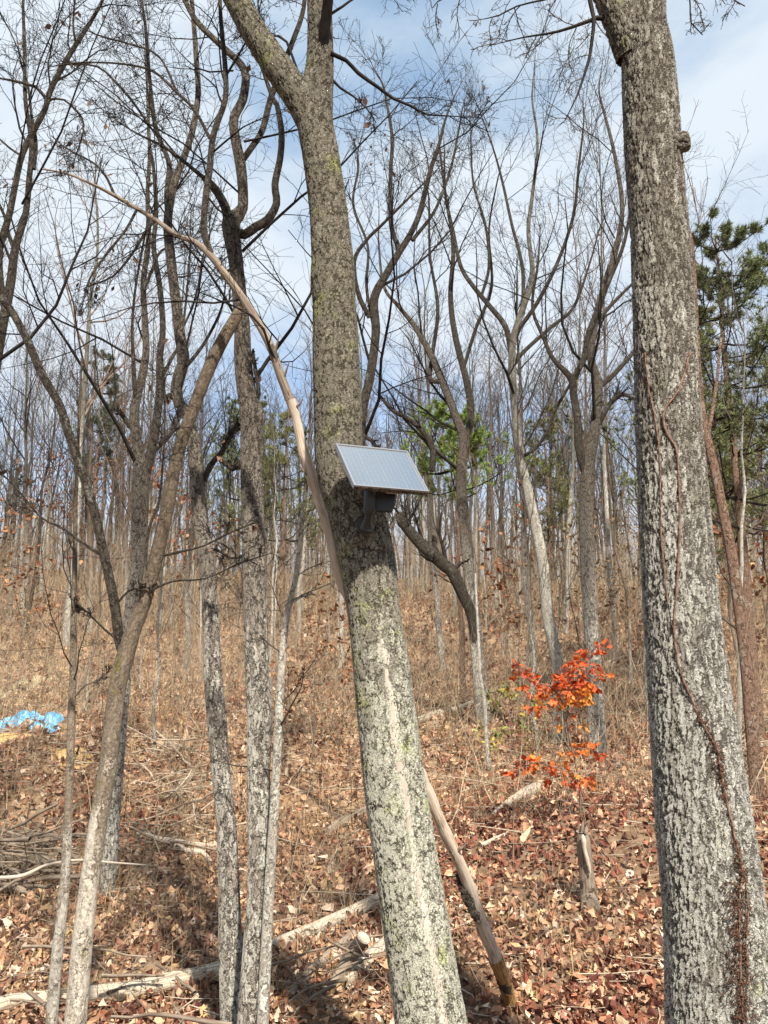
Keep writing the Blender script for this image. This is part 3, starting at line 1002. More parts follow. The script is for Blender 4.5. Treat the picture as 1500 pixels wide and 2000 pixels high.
leaning_pole()

# ------------------------------------------------------------------ nearer trees on the left, traced one by one
SLIM = [dict(k=10, t0=0.5, ang=48, lr=0.24, rr=0.3, up=0.03, wig=0.16, n=7, rmin=0.0035, lmax=1.8),
        dict(k=8, t0=0.12, ang=48, lr=0.5, rr=0.55, up=0.02, wig=0.2, n=5, rmin=0.0026, lmax=0.9),
        dict(k=5, t0=0.15, ang=50, lr=0.5, rr=0.6, up=0, wig=0.25, n=4, rmin=0.002, lmax=0.4)]

v_tree = traced_tree(
    'forked_tree', 'smooth tan trunk forking into a wide V at the left, right stem snapped off', 5.6,
    [(147, 2000, 42), (160, 1850, 40), (173, 1733, 36), (193, 1600, 35), (210, 1500, 34), (222, 1400, 33), (231, 1333, 34), (248, 1270, 34), (262, 1225, 30), (280, 1180, 28),
     (305, 1090, 27), (325, 1000, 26), (344, 900, 24), (362, 840, 24), (377, 800, 24), (400, 740, 24), (417, 700, 25), (440, 655, 24), (458, 625, 23), (468, 606, 20), (470, 601, 12)],
    [([(240, 1278, 18), (233, 1248, 20), (222, 1170, 19), (200, 1070, 18), (182, 990, 17), (153, 900, 17), (130, 835, 17), (116, 790, 16), (83, 733, 16), (58, 675, 15), (30, 620, 14),
       (5, 585, 15), (-30, 550, 14), (-90, 480, 12)], -0.05),
     ([(205, 1088, 7), (160, 1060, 6), (120, 1030, 5), (80, 1010, 4), (20, 940, 4), (-20, 915, 3)], -0.3),
     ([(300, 1140, 7), (285, 1100, 6), (292, 1030, 6), (310, 980, 5), (318, 900, 4), (322, 800, 4), (318, 700, 3)], -0.25),
     ([(318, 1085, 6), (350, 1078, 5), (400, 1065, 4), (450, 1040, 4), (500, 1020, 3)], -0.4),
     ([(300, 1150, 5), (340, 1135, 4), (400, 1130, 3), (470, 1100, 3), (530, 1080, 2)], -0.3),
     ([(228, 1180, 5), (250, 1155, 4), (275, 1148, 4), (300, 1148, 3)], -0.2),
     ([(230, 1250, 5), (205, 1230, 4), (170, 1195, 3), (140, 1170, 2)], -0.4)],
    bark_m='bark_mossy', limb_m='bark_dark', twig_m='twig_dark', spec=SLIM, sides=20, spacing=0.05, leaves=0.006, grow_trunk=False, thin=0.9)

traced_tree('grey_tree', 'left one of the two close grey plated trunks left of the solar panel trunk', 6.3,
            [(455, 2000, 50), (450, 1850, 46), (447, 1733, 42), (441, 1600, 38), (431, 1500, 37), (423, 1400, 38), (417, 1333, 36), (411, 1200, 31), (404, 1100, 31), (390, 1000, 30), (383, 900, 29),
             (376, 850, 24), (368, 815, 21), (352, 790, 21), (344, 765, 22), (350, 735, 24), (359, 700, 22), (352, 660, 22), (345, 600, 20), (333, 500, 19), (328, 430, 17), (340, 360, 15), (362, 300, 13),
             (377, 250, 12), (387, 183, 11), (383, 110, 10), (378, 40, 9), (370, -60, 7)],
            [([(345, 780, 14), (332, 772, 12), (325, 775, 9)], -0.2),
             ([(330, 440, 12), (326, 380, 11), (330, 320, 10), (305, 250, 8), (292, 150, 7), (285, 60, 6), (270, -40, 4)], 0.25),
             ([(398, 940, 12), (410, 910, 11), (432, 885, 11), (450, 850, 10), (466, 825, 9)], -0.1),
             ([(360, 720, 8), (385, 690, 7), (405, 660, 6), (430, 610, 5)], 0.2)],
            bark_m='bark_mid', limb_m='bark_dark', twig_m='twig_dark', sides=22, spacing=0.05, leaves=0.01, spec=SLIM)

traced_tree('knotted_tree', 'right one of the two close grey plated trunks, with a knotted swollen fork high up', 6.0,
            [(492, 2000, 60), (500, 1850, 52), (507, 1733, 48), (506, 1600, 45), (505, 1500, 46), (507, 1400, 49), (503, 1333, 47), (499, 1200, 47), (494, 1000, 44), (490, 900, 42), (492, 835, 44), (494, 815, 50),
             (486, 785, 40), (478, 740, 36), (474, 690, 34), (473, 640, 31), (466, 560, 28), (459, 500, 29), (452, 455, 34), (452, 432, 36), (466, 418, 26), (474, 405, 21), (474, 365, 20), (469, 317, 21), (459, 267, 19), (457, 230, 18),
             (474, 195, 17), (480, 150, 16), (470, 125, 14), (433, 90, 12), (383, 40, 11), (350, -20, 9)],
            [([(446, 432, 20), (440, 405, 18), (424, 375, 16), (402, 350, 15), (396, 346, 9)], -0.2),
             ([(462, 455, 20), (478, 458, 19), (500, 443, 18), (522, 430, 17), (540, 398, 15), (537, 360, 14), (547, 310, 13), (550, 260, 12), (541, 205, 10), (532, 190, 9)], -0.15),
             ([(470, 318, 12), (490, 290, 12), (512, 255, 12), (528, 195, 12), (548, 140, 11), (572, 80, 10), (592, 20, 9), (600, -60, 7)], 0.2),
             ([(476, 1085, 7), (450, 1090, 5), (420, 1070, 4)], -0.2),
             ([(478, 900, 14), (455, 915, 13), (440, 905, 11), (428, 892, 7)], -0.35),
             ([(490, 800, 10), (505, 770, 9), (500, 730, 8), (494, 690, 7)], -0.2)],
            bark_m='bark_mid', limb_m='bark_dark', twig_m='twig_dark', sides=22, spacing=0.05, leaves=0.01, spec=SLIM)

traced_tree('slim_pole_tree', 'slim pale stem growing tight against the right side of the knotted trunk', 5.9,
            [(513, 2000, 24), (520, 1850, 22), (528, 1700, 20), (538, 1540, 18), (543, 1430, 17), (548, 1333, 16), (556, 1230, 14), (565, 1180, 12), (575, 1140, 10), (582, 1090, 8), (590, 1000, 6), (605, 930, 4)],
            [([(566, 1180, 5), (590, 1165, 4), (610, 1160, 3)], -0.3)], bark_m='bark_pale', twig_m='twig_grey', sides=12, spec=SLIM[:2], spacing=0.05)

traced_tree('slim_pole_tree', 'slim straight pale pole with branch scars, left of the forked tan trunk', 6.0,
            [(100, 2000, 24), (113, 1850, 22), (126, 1733, 20), (133, 1600, 17), (137, 1500, 16), (139, 1400, 15), (142, 1333, 14), (144, 1200, 12), (146, 1100, 10), (148, 980, 8), (153, 850, 6), (160, 700, 4)],
            [([(142, 1365, 5), (165, 1340, 4), (190, 1328, 3), (215, 1310, 2)], -0.3), ([(134, 1490, 5), (150, 1475, 3), (155, 1460, 2)], -0.2)],
            bark_m='bark_smooth', twig_m='twig_grey', sides=12, spec=SLIM[:2], spacing=0.05)

traced_tree('edge_tree', 'dark many stemmed tree filling the upper left corner of the sky', 7.0,
            [(-60, 1500, 30), (-52, 1200, 26), (-40, 1000, 24), (-22, 800, 22), (0, 660, 20), (12, 600, 18), (22, 545, 17), (30, 483, 15), (50, 417, 12), (57, 350, 11), (62, 280, 10), (50, 200, 8), (48, 100, 7), (45, 0, 5)],
            [([(10, 610, 15), (0, 540, 14), (0, 483, 14), (18, 420, 13), (32, 350, 12), (44, 300, 12), (67, 253, 12), (88, 213, 11), (100, 173, 11), (130, 117, 10), (153, 80, 9), (183, 33, 7), (203, -5, 6), (240, -80, 4)], 0.0),
             ([(30, 490, 9), (18, 462, 8), (8, 420, 6), (-10, 380, 5)], 0.2),
             ([(66, 330, 8), (70, 280, 8), (62, 230, 6), (55, 170, 5), (40, 120, 4)], 0.3),
             ([(92, 195, 7), (70, 170, 6), (45, 162, 6), (0, 153, 4), (-40, 150, 3)], -0.2),
             ([(95, 195, 5), (125, 195, 4), (160, 230, 4), (162, 260, 3), (150, 300, 2)], 0.2),
             ([(130, 125, 5), (190, 130, 4), (230, 165, 5), (260, 200, 5), (295, 250, 4), (320, 285, 4), (345, 310, 3), (352, 340, 2)], 0.1),
             ([(148, 85, 5), (143, 50, 4), (146, 0, 4), (150, -60, 3)], 0.1),
             ([(44, 305, 5), (20, 290, 4), (-10, 262, 3)], -0.1)],
            bark_m='bark_dark', twig_m='twig_dark', sides=12, leaves=0.01,
            spec=[dict(k=9, t0=0.3, ang=45, lr=0.32, rr=0.45, up=0.05, wig=0.18, n=7, rmin=0.004, lmax=2.2),
                  dict(k=9, t0=0.12, ang=45, lr=0.5, rr=0.55, up=0.03, wig=0.22, n=5, rmin=0.0026, lmax=1.1),
                  dict(k=5, t0=0.15, ang=50, lr=0.5, rr=0.6, up=0, wig=0.25, n=4, rmin=0.002, lmax=0.45)])

traced_tree('dark_twin_tree', 'dark trunk splitting into two close upright stems behind the forked tan tree', 9.6,
            [(213, 1690, 30), (228, 1500, 27), (242, 1333, 27), (256, 1200, 27), (270, 1080, 30), (274, 980, 34), (276, 930, 34), (270, 880, 22), (263, 830, 20), (264, 790, 18), (275, 745, 16), (285, 690, 14), (283, 620, 12),
             (280, 550, 11), (290, 470, 10), (288, 380, 8), (292, 300, 7), (288, 200, 5), (285, 100, 4)],
            [([(282, 930, 20), (296, 880, 20), (306, 820, 17), (312, 760, 15), (312, 700, 14), (318, 640, 12), (312, 560, 11), (300, 480, 10), (305, 420, 9), (300, 330, 7), (290, 260, 6), (293, 150, 4)], 0.1),
             ([(266, 800, 10), (262, 740, 9), (260, 690, 8), (258, 640, 6), (265, 560, 5), (285, 450, 4)], -0.2),
             ([(262, 838, 12), (252, 830, 11), (240, 812, 9), (225, 798, 6)], -0.3),
             ([(300, 880, 11), (330, 850, 11), (345, 820, 11), (350, 800, 10)], 0.15),
             ([(315, 740, 8), (335, 700, 7), (350, 670, 6), (362, 600, 5), (372, 480, 4)], 0.1),
             ([(280, 570, 6), (300, 520, 6), (315, 490, 5), (360, 470, 3)], 0.1)],
            bark_m='bark_mid', limb_m='bark_dark', twig_m='twig_dark', sides=14)

# trees in the middle distance, behind and between the big trunks
traced_tree('curving_tree', 'dark curving tree rising directly behind the solar panel trunk', 11.0,
            [(772, 1560, 24), (756, 1350, 22), (738, 1150, 20), (716, 1000, 19), (706, 880, 18), (708, 800, 18), (722, 740, 18), (734, 650, 17), (731, 583, 17), (755, 535, 15), (778, 495, 14), (800, 460, 12), (820, 415, 11), (840, 335, 9), (858, 280, 7), (868, 240, 5)],
            [([(782, 490, 10), (764, 440, 9), (763, 340, 8), (766, 270, 7), (755, 200, 5)], 0.2),
             ([(722, 620, 10), (700, 575, 9), (692, 510, 8), (715, 470, 7), (745, 440, 6), (790, 395, 5)], -0.2),
             ([(805, 470, 8), (850, 410, 6), (880, 330, 5), (895, 260, 4)], 0.1),
             ([(730, 640, 7), (716, 560, 6), (718, 480, 5), (690, 400, 5), (700, 330, 4)], 0.3),
             ([(706, 850, 9), (725, 860, 8), (740, 880, 6)], 0)],
            bark_m='bark_dark', twig_m='twig_dark', sides=12, leaves=0.03)

traced_tree('fan_tree', 'pale bent trunk whose limbs fan out against the sky right of the panel', 15.5,
            [(1092, 1405, 27), (1090, 1310, 24), (1070, 1200, 23), (1060, 1100, 22), (1040, 1000, 21), (1018, 900, 18), (1006, 800, 16), (1000, 720, 15), (1003, 660, 13), (1022, 600, 12), (1040, 540, 10), (1032, 450, 8), (1040, 380, 7), (1050, 280, 5), (1040, 200, 4)],
            [([(1000, 700, 12), (988, 640, 11), (958, 600, 10), (925, 560, 9), (900, 520, 8), (885, 450, 6), (870, 380, 5), (868, 300, 3)], 0.15),
             ([(1008, 650, 9), (1050, 590, 8), (1090, 510, 7), (1120, 420, 6), (1130, 330, 5), (1140, 240, 3)], -0.2),
             ([(1022, 600, 8), (1020, 520, 7), (1000, 440, 6), (980, 350, 5), (960, 280, 3), (930, 200, 2)], 0.25),
             ([(1000, 720, 8), (1020, 690, 8), (1075, 640, 7), (1120, 600, 6), (1150, 520, 4), (1170, 450, 3)], 0.3),
             ([(940, 580, 6), (955, 520, 6), (948, 440, 5), (925, 360, 4), (920, 280, 3)], -0.2),
             ([(1012, 895, 7), (1040, 880, 7), (1065, 850, 7), (1085, 800, 6), (1120, 740, 6), (1150, 690, 5), (1180, 620, 3)], -0.3)],
            bark_m='bark_pale', limb_m='bark_dark', twig_m='twig_dark', sides=14,
            spec=[dict(OAKISH[0], k=8, up=0.16), dict(OAKISH[1], k=7, up=0.12), dict(OAKISH[2], k=5, up=0.08)])

traced_tree('double_stem_tree', 'dark double stemmed tree just left of the right big trunk', 14.5,
            [(1165, 1412, 36), (1160, 1300, 30), (1150, 1150, 29), (1145, 1000, 29), (1150, 900, 26), (1160, 850, 22), (1166, 800, 20), (1168, 750, 17), (1155, 700, 15), (1160, 640, 14), (1180, 560, 13), (1205, 480, 11), (1215, 400, 9), (1200, 300, 7), (1180, 220, 5)],
            [([(1145, 930, 17), (1132, 880, 17), (1128, 820, 15), (1120, 770, 15), (1116, 740, 14), (1080, 700, 9), (1062, 660, 8), (1040, 600, 6), (1050, 520, 5)], -0.1),
             ([(1118, 745, 12), (1140, 700, 11), (1150, 650, 11), (1185, 560, 9), (1220, 470, 7), (1240, 350, 5)], -0.2),
             ([(1168, 830, 11), (1190, 790, 10), (1215, 770, 9), (1235, 778, 7)], -0.4),
             ([(1172, 755, 10), (1200, 730, 10), (1235, 690, 8), (1270, 640, 6)], 0.2),
             ([(1160, 640, 7), (1190, 600, 7), (1240, 550, 5), (1300, 500, 4)], 0.1)],
            bark_m='bark_mid', limb_m='bark_dark', twig_m='twig_dark', sides=14)

traced_tree('slender_fan_tree', 'grey trunk dividing in two behind the panel, its thin limbs crossing the sky', 17.0,
            [(945, 1410, 30), (930, 1250, 26), (915, 1100, 24), (905, 1000, 22), (900, 930, 20), (905, 860, 18), (885, 800, 16), (862, 740, 15), (840, 690, 13), (812, 640, 11), (780, 600, 8), (750, 560, 6), (740, 480, 4)],
            [([(904, 880, 14), (920, 810, 14), (910, 740, 13), (890, 660, 12), (880, 580, 10), (885, 480, 8), (870, 380, 6), (860, 300, 4)], 0.1),
             ([(862, 745, 10), (840, 740, 9), (845, 690, 8), (855, 600, 7), (840, 500, 5), (838, 400, 4)], 0.2),
             ([(905, 720, 7), (930, 640, 7), (960, 560, 6), (955, 450, 4), (970, 360, 3)], -0.2),
             ([(843, 920, 12), (846, 885, 12), (832, 850, 11), (800, 820, 9), (765, 800, 8), (740, 770, 5)], 0.0),
             ([(931, 1300, 9), (929, 1262, 14), (926, 1228, 18), (918, 1192, 21), (905, 1164, 22), (884, 1118, 25), (868, 1104, 24), (846, 1084, 26), (818, 1058, 23), (797, 1034, 21), (784, 1014, 22), (781, 1004, 17), (780, 1000, 9)], -0.12),
             ([(852, 1086, 11), (848, 1066, 9), (850, 1050, 5)], -0.2), ([(884, 1118, 8), (900, 1100, 6), (915, 1095, 3)], -0.2)],
            bark_m='bark_mid', limb_m='bark_dark', twig_m='twig_dark', sides=12,
            spec=[dict(OAKISH[0], k=8, up=0.14), dict(OAKISH[1], k=7, up=0.1), dict(OAKISH[2], k=5)])

traced_tree('red_barked_pine', 'slender red barked trunk leaning left just right of the right big trunk', 11.5,
            [(1470, 1440, 26), (1458, 1300, 24), (1443, 1180, 22), (1428, 1080, 21), (1412, 1000, 19), (1396, 920, 18), (1380, 850, 16), (1368, 780, 14), (1362, 700, 12), (1358, 600, 10), (1352, 480, 7)],
            [([(1380, 860, 8), (1392, 800, 7), (1400, 740, 6), (1408, 660, 5)], 0.2)], bark_m='bark_pine', twig_m='twig_dark', sides=14,
            spec=[dict(SLIM[0], t0=0.5), SLIM[1], SLIM[2]])


# ------------------------------------------------------------------ the wood behind: prototypes and their copies
def link(o, parent=None):
    COL.objects.link(o)
    if parent is not None: o.parent = parent
    return o


def copy_tree(root, loc, rz, sc, label=None, group=None, cat=None):
    r = link(root.copy())
    r.location = loc
    r.rotation_euler = (rng.normal() * 0.03, rng.normal() * 0.03, rz)
    r.scale = (sc, sc, sc)
    if label: r['label'] = label
    if group: r['group'] = group
    for ch in root.children:
        link(ch.copy(), r)
    return r


def proto_tree(name, H, r0, lean=0.03, wig=0.02, fork=0.5, crown_from=0.45, bark_m='bark_pale', twig_m='twig_grey', ks=(12, 7, 5), up=0.14, sides=8):
    n = 14
    z = np.linspace(-0.3, H, n)
    dx = np.cumsum(rng.normal(size=n) * wig * H / n * 3) + lean * np.maximum(z, 0)
    dy = np.cumsum(rng.normal(size=n) * wig * H / n * 3)
    r = r0 * (1 - 0.86 * np.clip(z / H, 0, 1) ** 0.9)
    r[0] *= 1.3
    tr = np.stack([dx - dx[0], dy - dy[0], z, r], 1)
    sm = catmull(tr, 0.35)
    root = empty(name, (0, 0, 0))
    mb = MB()
    tubes(mb, sm[:, :3], sm[:, 3], sides, ref=(0, 1, 0), seed_off=rng.uniform(0, 40))
    mb.obj('trunk', M[bark_m], root)
    big = MB()
    Pp, Rp = resample(sm, 12)[None, :, :3], resample(sm, 12)[None, :, 3]
    specs = [dict(k=ks[0], t0=crown_from, ang=36, lr=0.34, rr=0.55, up=up, wig=0.12, n=8, rmin=0.012),
             dict(k=ks[1], t0=0.15, ang=40, lr=0.42, rr=0.55, up=up * 0.8, wig=0.16, n=6, rmin=0.007),
             dict(k=ks[2], t0=0.15, ang=42, lr=0.5, rr=0.6, up=up * 0.6, wig=0.2, n=4, rmin=0.0045)]
    for i, sp in enumerate(specs):
        Pp, Rp = grow(Pp, Rp, **sp)
        tubes(big, Pp, Rp, 5 if i == 0 else 3)
    big.obj('crown', M[twig_m], root)
    return root


def where(x, y):
    px = float(proj(np.array([[x, y, float(ground_h(x, y)) + 0.5]]))[0, 0])
    side = next(t for lim, t in ((235, 'left of the forked tan trunk'), (400, 'between forked tan trunk and grey trunks'), (690, 'between knotted trunk and panel trunk'),
                                 (1075, 'between panel trunk and fan shaped tree'), (1270, 'between fan shaped tree and right big trunk'),
                                 (1410, 'directly behind the right big trunk'), (1e9, 'right of the right big trunk')) if px < lim)
    deep = next(t for lim, t in ((22, 'low on the slope'), (32, 'partway upslope'), (46, 'high upslope'), (1e9, 'near the skyline')) if y < lim)
    return deep + ' ' + side


def scatter_wood():
    kinds = []
    for i, (bm, tm) in enumerate([('bark_pale', 'twig_grey'), ('bark_mid', 'twig_grey'), ('bark_dark', 'twig_dark'), ('bark_pale', 'twig_brown'),
                                  ('bark_mid', 'twig_dark'), ('bark_smooth', 'twig_grey'), ('bark_pale', 'twig_grey')]):
        kinds.append(proto_tree('woodland_tree', rng.uniform(11, 15.5), rng.uniform(0.075, 0.125), rng.normal() * 0.03, 0.02, 0.5, rng.uniform(0.35, 0.6), bm, tm))
    poles = [proto_tree('slender_tree', rng.uniform(7, 11), rng.uniform(0.035, 0.06), rng.normal() * 0.05, 0.03, 0.5, 0.3, bm, tm, (9, 5, 3), 0.08, 6)
             for bm, tm in (('bark_pale', 'twig_grey'), ('bark_smooth', 'twig_brown'), ('bark_mid', 'twig_grey'), ('bark_pale', 'twig_brown'))]
    labels = {'bark_pale': 'bare pale tree', 'bark_mid': 'bare grey tree', 'bark_dark': 'bare dark tree', 'bark_smooth': 'bare tan tree'}
    first = set()

    def put(k, x, y, sc, lab, grp, cat):
        lab = ('tall ' if sc > (0.83 if lab.startswith('thin') else 0.95) else 'short ') + lab + ' ' + where(x, y)
        loc = (x, y, float(ground_h(x, y)) - 0.02)
        if k not in first:
            first.add(k)
            tag(k, lab, cat, grp)
            k.location = loc
            k.scale = (sc, sc, sc)
            k.rotation_euler = (0, 0, rng.uniform(0, 6.28))
        else:
            r = copy_tree(k, loc, rng.uniform(0, 6.28), sc, lab, grp)
            r['category'] = cat
    used = []
    n = 0
    while n < 140:
        y = 23 + 48 * rng.random() ** 0.75
        x = rng.uniform(-0.56, 0.56) * y
        if any((x - a) ** 2 + (y - b) ** 2 < 2.0 for a, b in used): continue
        used.append((x, y))
        k = kinds[rng.integers(len(kinds))]
        bm = k.children[0].data.materials[0].name if k.children[0].name.startswith('trunk') else k.children[1].data.materials[0].name
        key = {'pale_grey_bark': 'bark_pale', 'grey_plated_bark': 'bark_mid', 'dark_bark': 'bark_dark', 'smooth_tan_bark': 'bark_smooth'}[bm]
        put(k, x, y, rng.uniform(0.75, 1.15), labels[key], 'bare ' + key[5:].replace('mid', 'grey').replace('smooth', 'tan') + ' trees in the wood', 'tree')
        n += 1
    n = 0
    while n < 95:
        y = 12.5 + 42 * rng.random() ** 0.75
        x = rng.uniform(-0.55, 0.55) * y
        if any((x - a) ** 2 + (y - b) ** 2 < 0.7 for a, b in used): continue
        used.append((x, y))
        put(poles[rng.integers(len(poles))], x, y, rng.uniform(0.55, 1.1), 'thin bare pole', 'thin pole trees on the slope', 'tree')
        n += 1


scatter_wood()


# ------------------------------------------------------------------ pines
def needle_tufts(mb, pts, dirs, nper, ln, col):
    K = len(pts)
    if K == 0: return
    base = np.repeat(pts, nper, 0)
    d = norm(np.repeat(dirs, nper, 0) * 0.7 + rng.normal(size=(K * nper, 3)) * 0.75 + np.array([0, 0, 0.25]))
    s = norm(np.cross(d, rng.normal(size=(K * nper, 3))))
    L = ln * rng.uniform(0.7, 1.2, (K * nper, 1))
    w = 0.009
    v = np.stack([base - s * w, base + s * w, base + d * L], 1)
    c = np.array(col) * np.repeat(rng.uniform(0.55, 1.5, (K, 1)), nper, 0) * rng.uniform(0.8, 1.25, (K * nper, 1))
    mb.add(v.reshape(-1, 3), f3=np.arange(K * nper * 3).reshape(-1, 3), col=np.repeat(c, 3, 0))


def pine(name, H, r0, crown_from, spread, whorls, per, nper, col, ln=0.13):
    n = 10
    z = np.linspace(-0.3, H, n)
    tr = np.stack([np.cumsum(rng.normal(size=n) * 0.04), np.cumsum(rng.normal(size=n) * 0.04), z, r0 * (1 - 0.85 * np.clip(z / H, 0, 1))], 1)
    sm = catmull(tr, 0.3)
    root = empty(name, (0, 0, 0))
    mb = MB()
    tubes(mb, sm[:, :3], sm[:, 3], 9, ref=(0, 1, 0))
    mb.obj('trunk', M['bark_pine'], root)
    B, R = [], []
    for zz in np.linspace(H * crown_from, H * 0.97, whorls):
        i = int(np.argmin(np.abs(sm[:, 2] - zz)))
        f = (zz / H - crown_from) / (1 - crown_from)
        for _ in range(per):
            if rng.random() < 0.25: continue
            a = rng.uniform(0, 6.28)
            L = spread * (1.05 - 0.8 * f) * rng.uniform(0.45, 1.15)
            d = np.array([math.cos(a), math.sin(a), rng.uniform(0.0, 0.45)])
            t = np.linspace(0, 1, 7)[:, None]
            B.append(sm[i, :3] + d * L * t + np.array([0, 0, 0.25 * L]) * t ** 2 - np.array([0, 0, 0.12 * L]) * np.sin(t * 3) + np.cumsum(rng.normal(size=(7, 3)) * 0.04, 0) * L * 0.4)
            R.append(np.linspace(0.03, 0.008, 7) * (0.6 + 0.4 * L / spread))
    Pb, Rb = np.stack(B), np.stack(R)
    br, nd = MB(), MB()
    tubes(br, Pb, Rb, 5)
    P2, R2 = grow(Pb, Rb, 7, t0=0.35, ang=48, lr=0.38, rr=0.5, up=0.10, wig=0.15, n=5, rmin=0.005)
    tubes(br, P2, R2, 3)
    P3, R3 = grow(P2, R2, 4, t0=0.25, ang=45, lr=0.5, rr=0.6, up=0.12, wig=0.2, n=3, rmin=0.004)
    tubes(br, P3, R3, 3)
    br.obj('branches', M['twig_dark'], root)
    for Q, m in ((P2, 3), (P3, 2)):
        for j in range(Q.shape[1] - m, Q.shape[1]):
            needle_tufts(nd, Q[:, j], norm(Q[:, j] - Q[:, j - 1]), nper, ln, col)
    nd.obj('needles', M['needle'], root)
    return root


def place_px(root, px, D, sc, label, rz=0.0, group=None, cat='pine'):
    x = (px - 750) / F * (D / ray(px, 1250)[1])
    root.location = (x, D, float(ground_h(x, D)) - 0.02)
    root.scale = (sc, sc, sc)
    root.rotation_euler = (0, 0, rz)
    return tag(root, label, cat, group)


pineA = pine('pine_tree', 11.5, 0.15, 0.40, 3.1, 13, 6, 17, (0.145, 0.165, 0.07))
pineB = pine('pine_tree', 9.5, 0.12, 0.40, 2.2, 9, 5, 11, (0.17, 0.17, 0.065))
pineD = pine('pine_tree', 8.6, 0.10, 0.70, 1.9, 6, 6, 15, (0.22, 0.29, 0.075))
pineC = pine('pine_tree', 12.5, 0.12, 0.55, 1.5, 10, 5, 13, (0.11, 0.13, 0.085))
place_px(pineA, 1470, 15.5, 0.84, 'dark green pine with long limbs at the right edge behind the big trunk', 0.5, 'pines on the slope')
place_px(pineB, 1400, 21, 1.0, 'bushier green pine partly hidden behind the right big trunk', 2.0, 'pines on the slope')
place_px(pineC, 168, 40, 1.0, 'slender lone pine top poking up against the sky at the left', 1.0, 'pines on the slope')
for px, D, sc, src, lab in [(1590, 19, 1.0, pineB, 'pine cut by the right edge, beyond the dark green one'),
                            (1085, 30, 0.86, pineB, 'olive green pine crown between the fan shaped tree and the right trunk'),
                            (900, 21, 0.84, None, 'light green pine sprays showing above right of the solar panel'),
                            (545, 33, 0.92, pineB, 'olive pine crown between the knotted trunk and the panel trunk'),
                            (470, 36, 0.85, pineA, 'olive pine crown low behind the knotted trunk'),
                            (1450, 34, 0.95, pineB, 'olive pine crown low right of the red barked trunk')]:
    r = pineD if src is None else copy_tree(src, (0, 0, 0), 0, 1, None, None)
    place_px(r, px, D, sc, lab, rng.uniform(0, 6.28), 'pines on the slope')

# ------------------------------------------------------------------ saplings that keep their brown leaves
def leafy_sapling(name, H, nleaf, cols, size, spread):
    n = 8
    z = np.linspace(-0.1, H, n)
    tr = np.stack([np.cumsum(rng.normal(size=n) * 0.05), np.cumsum(rng.normal(size=n) * 0.05), z, np.linspace(0.02, 0.005, n)], 1)
    sm = catmull(tr, 0.15)
    root = empty(name, (0, 0, 0))
    mb = MB()
    tubes(mb, sm[:, :3], sm[:, 3], 6, ref=(0, 1, 0))
    Pp, Rp = resample(sm, 8)[None, :, :3], resample(sm, 8)[None, :, 3]
    P1, R1 = grow(Pp, Rp, 12, t0=0.2, ang=60, lr=spread, rr=0.5, up=0.03, wig=0.15, n=6, rmin=0.003)
    P2, R2 = grow(P1, R1, 6, t0=0.2, ang=50, lr=0.5, rr=0.6, up=0.0, wig=0.2, n=4, rmin=0.002)
    tubes(mb, P1, R1, 4)
    tubes(mb, P2, R2, 3)
    mb.obj('stems', M['twig_brown'], root)
    lv = MB()
    flat = np.concatenate([P1[:, 2:].reshape(-1, 3), P2[:, 1:].reshape(-1, 3)])
    b = flat[rng.integers(len(flat), size=nleaf)]
    leaves_at(lv, b, size, cols)
    lv.obj('leaves', M['leaf'], root)
    return root


def leaves_at(mb, base, size, cols, up=None, jitter=0.6, curl=0.25):
    """Small folded, pointed leaves with random lie."""
    K = len(base)
    nrm = norm(rng.normal(size=(K, 3)) * jitter + (np.array([0, 0, 0.6]) if up is None else up))
    d = norm(np.cross(nrm, rng.normal(size=(K, 3))))
    s = np.cross(nrm, d)
    L = size * rng.uniform(0.45, 1.75, (K, 1))
    w = L * rng.uniform(0.24, 0.38, (K, 1))
    c1 = rng.normal(size=(K, 1)) * curl * L
    c2 = rng.normal(size=(K, 1)) * curl * L
    fold = rng.uniform(0.1, 1.15, (K, 1)) * w
    b = base
    v = np.stack([b, b + d * L * 0.3 + s * w + nrm * fold, b + d * L * 0.72 + s * w * 0.75 + nrm * (fold + c1 * 0.6), b + d * L + nrm * c1,
                  b + d * L * 0.72 - s * w * 0.75 + nrm * (fold + c2 * 0.6), b + d * L * 0.3 - s * w + nrm * fold, b + d * L * 0.5], 1)
    i = np.arange(K)[:, None] * 7
    q = np.concatenate([i + np.array([0, 1, 2, 6]), i + np.array([2, 3, 4, 6]), i + np.array([0, 6, 4, 5])], 0)
    cols = np.asarray(cols)
    c = cols[rng.integers(len(cols), size=K)] * rng.uniform(0.65, 1.3, (K, 1))
    mb.add(v.reshape(-1, 3), f4=q, col=np.repeat(c, 7, 0))


RUST = [(0.24, 0.095, 0.045), (0.30, 0.14, 0.06), (0.19, 0.075, 0.04), (0.33, 0.19, 0.09)]
beech = leafy_sapling('beech_sapling', 3.4, 420, RUST, 0.085, 0.55)
for i, (px, D, sc, lab) in enumerate([(615, 15, 0.75, 'rusty leaved sapling low between the knotted trunk and the panel trunk'),
                                      (1010, 23, 1.25, 'rusty leaved sapling behind the orange one, left of it'),
                                      (40, 24, 1.2, 'low rusty leaved bush at the left edge'),
                                      (1440, 20, 1.2, 'rusty leaved sapling beyond the red barked trunk'),
                                      (310, 30, 1.5, 'rusty leaved young tree behind the forked tan trunk')]):
    r = beech if i == 0 else copy_tree(beech, (0, 0, 0), 0, 1)
    place_px(r, px, D, sc, lab, i * 1.3, 'rusty leaved saplings', 'sapling')

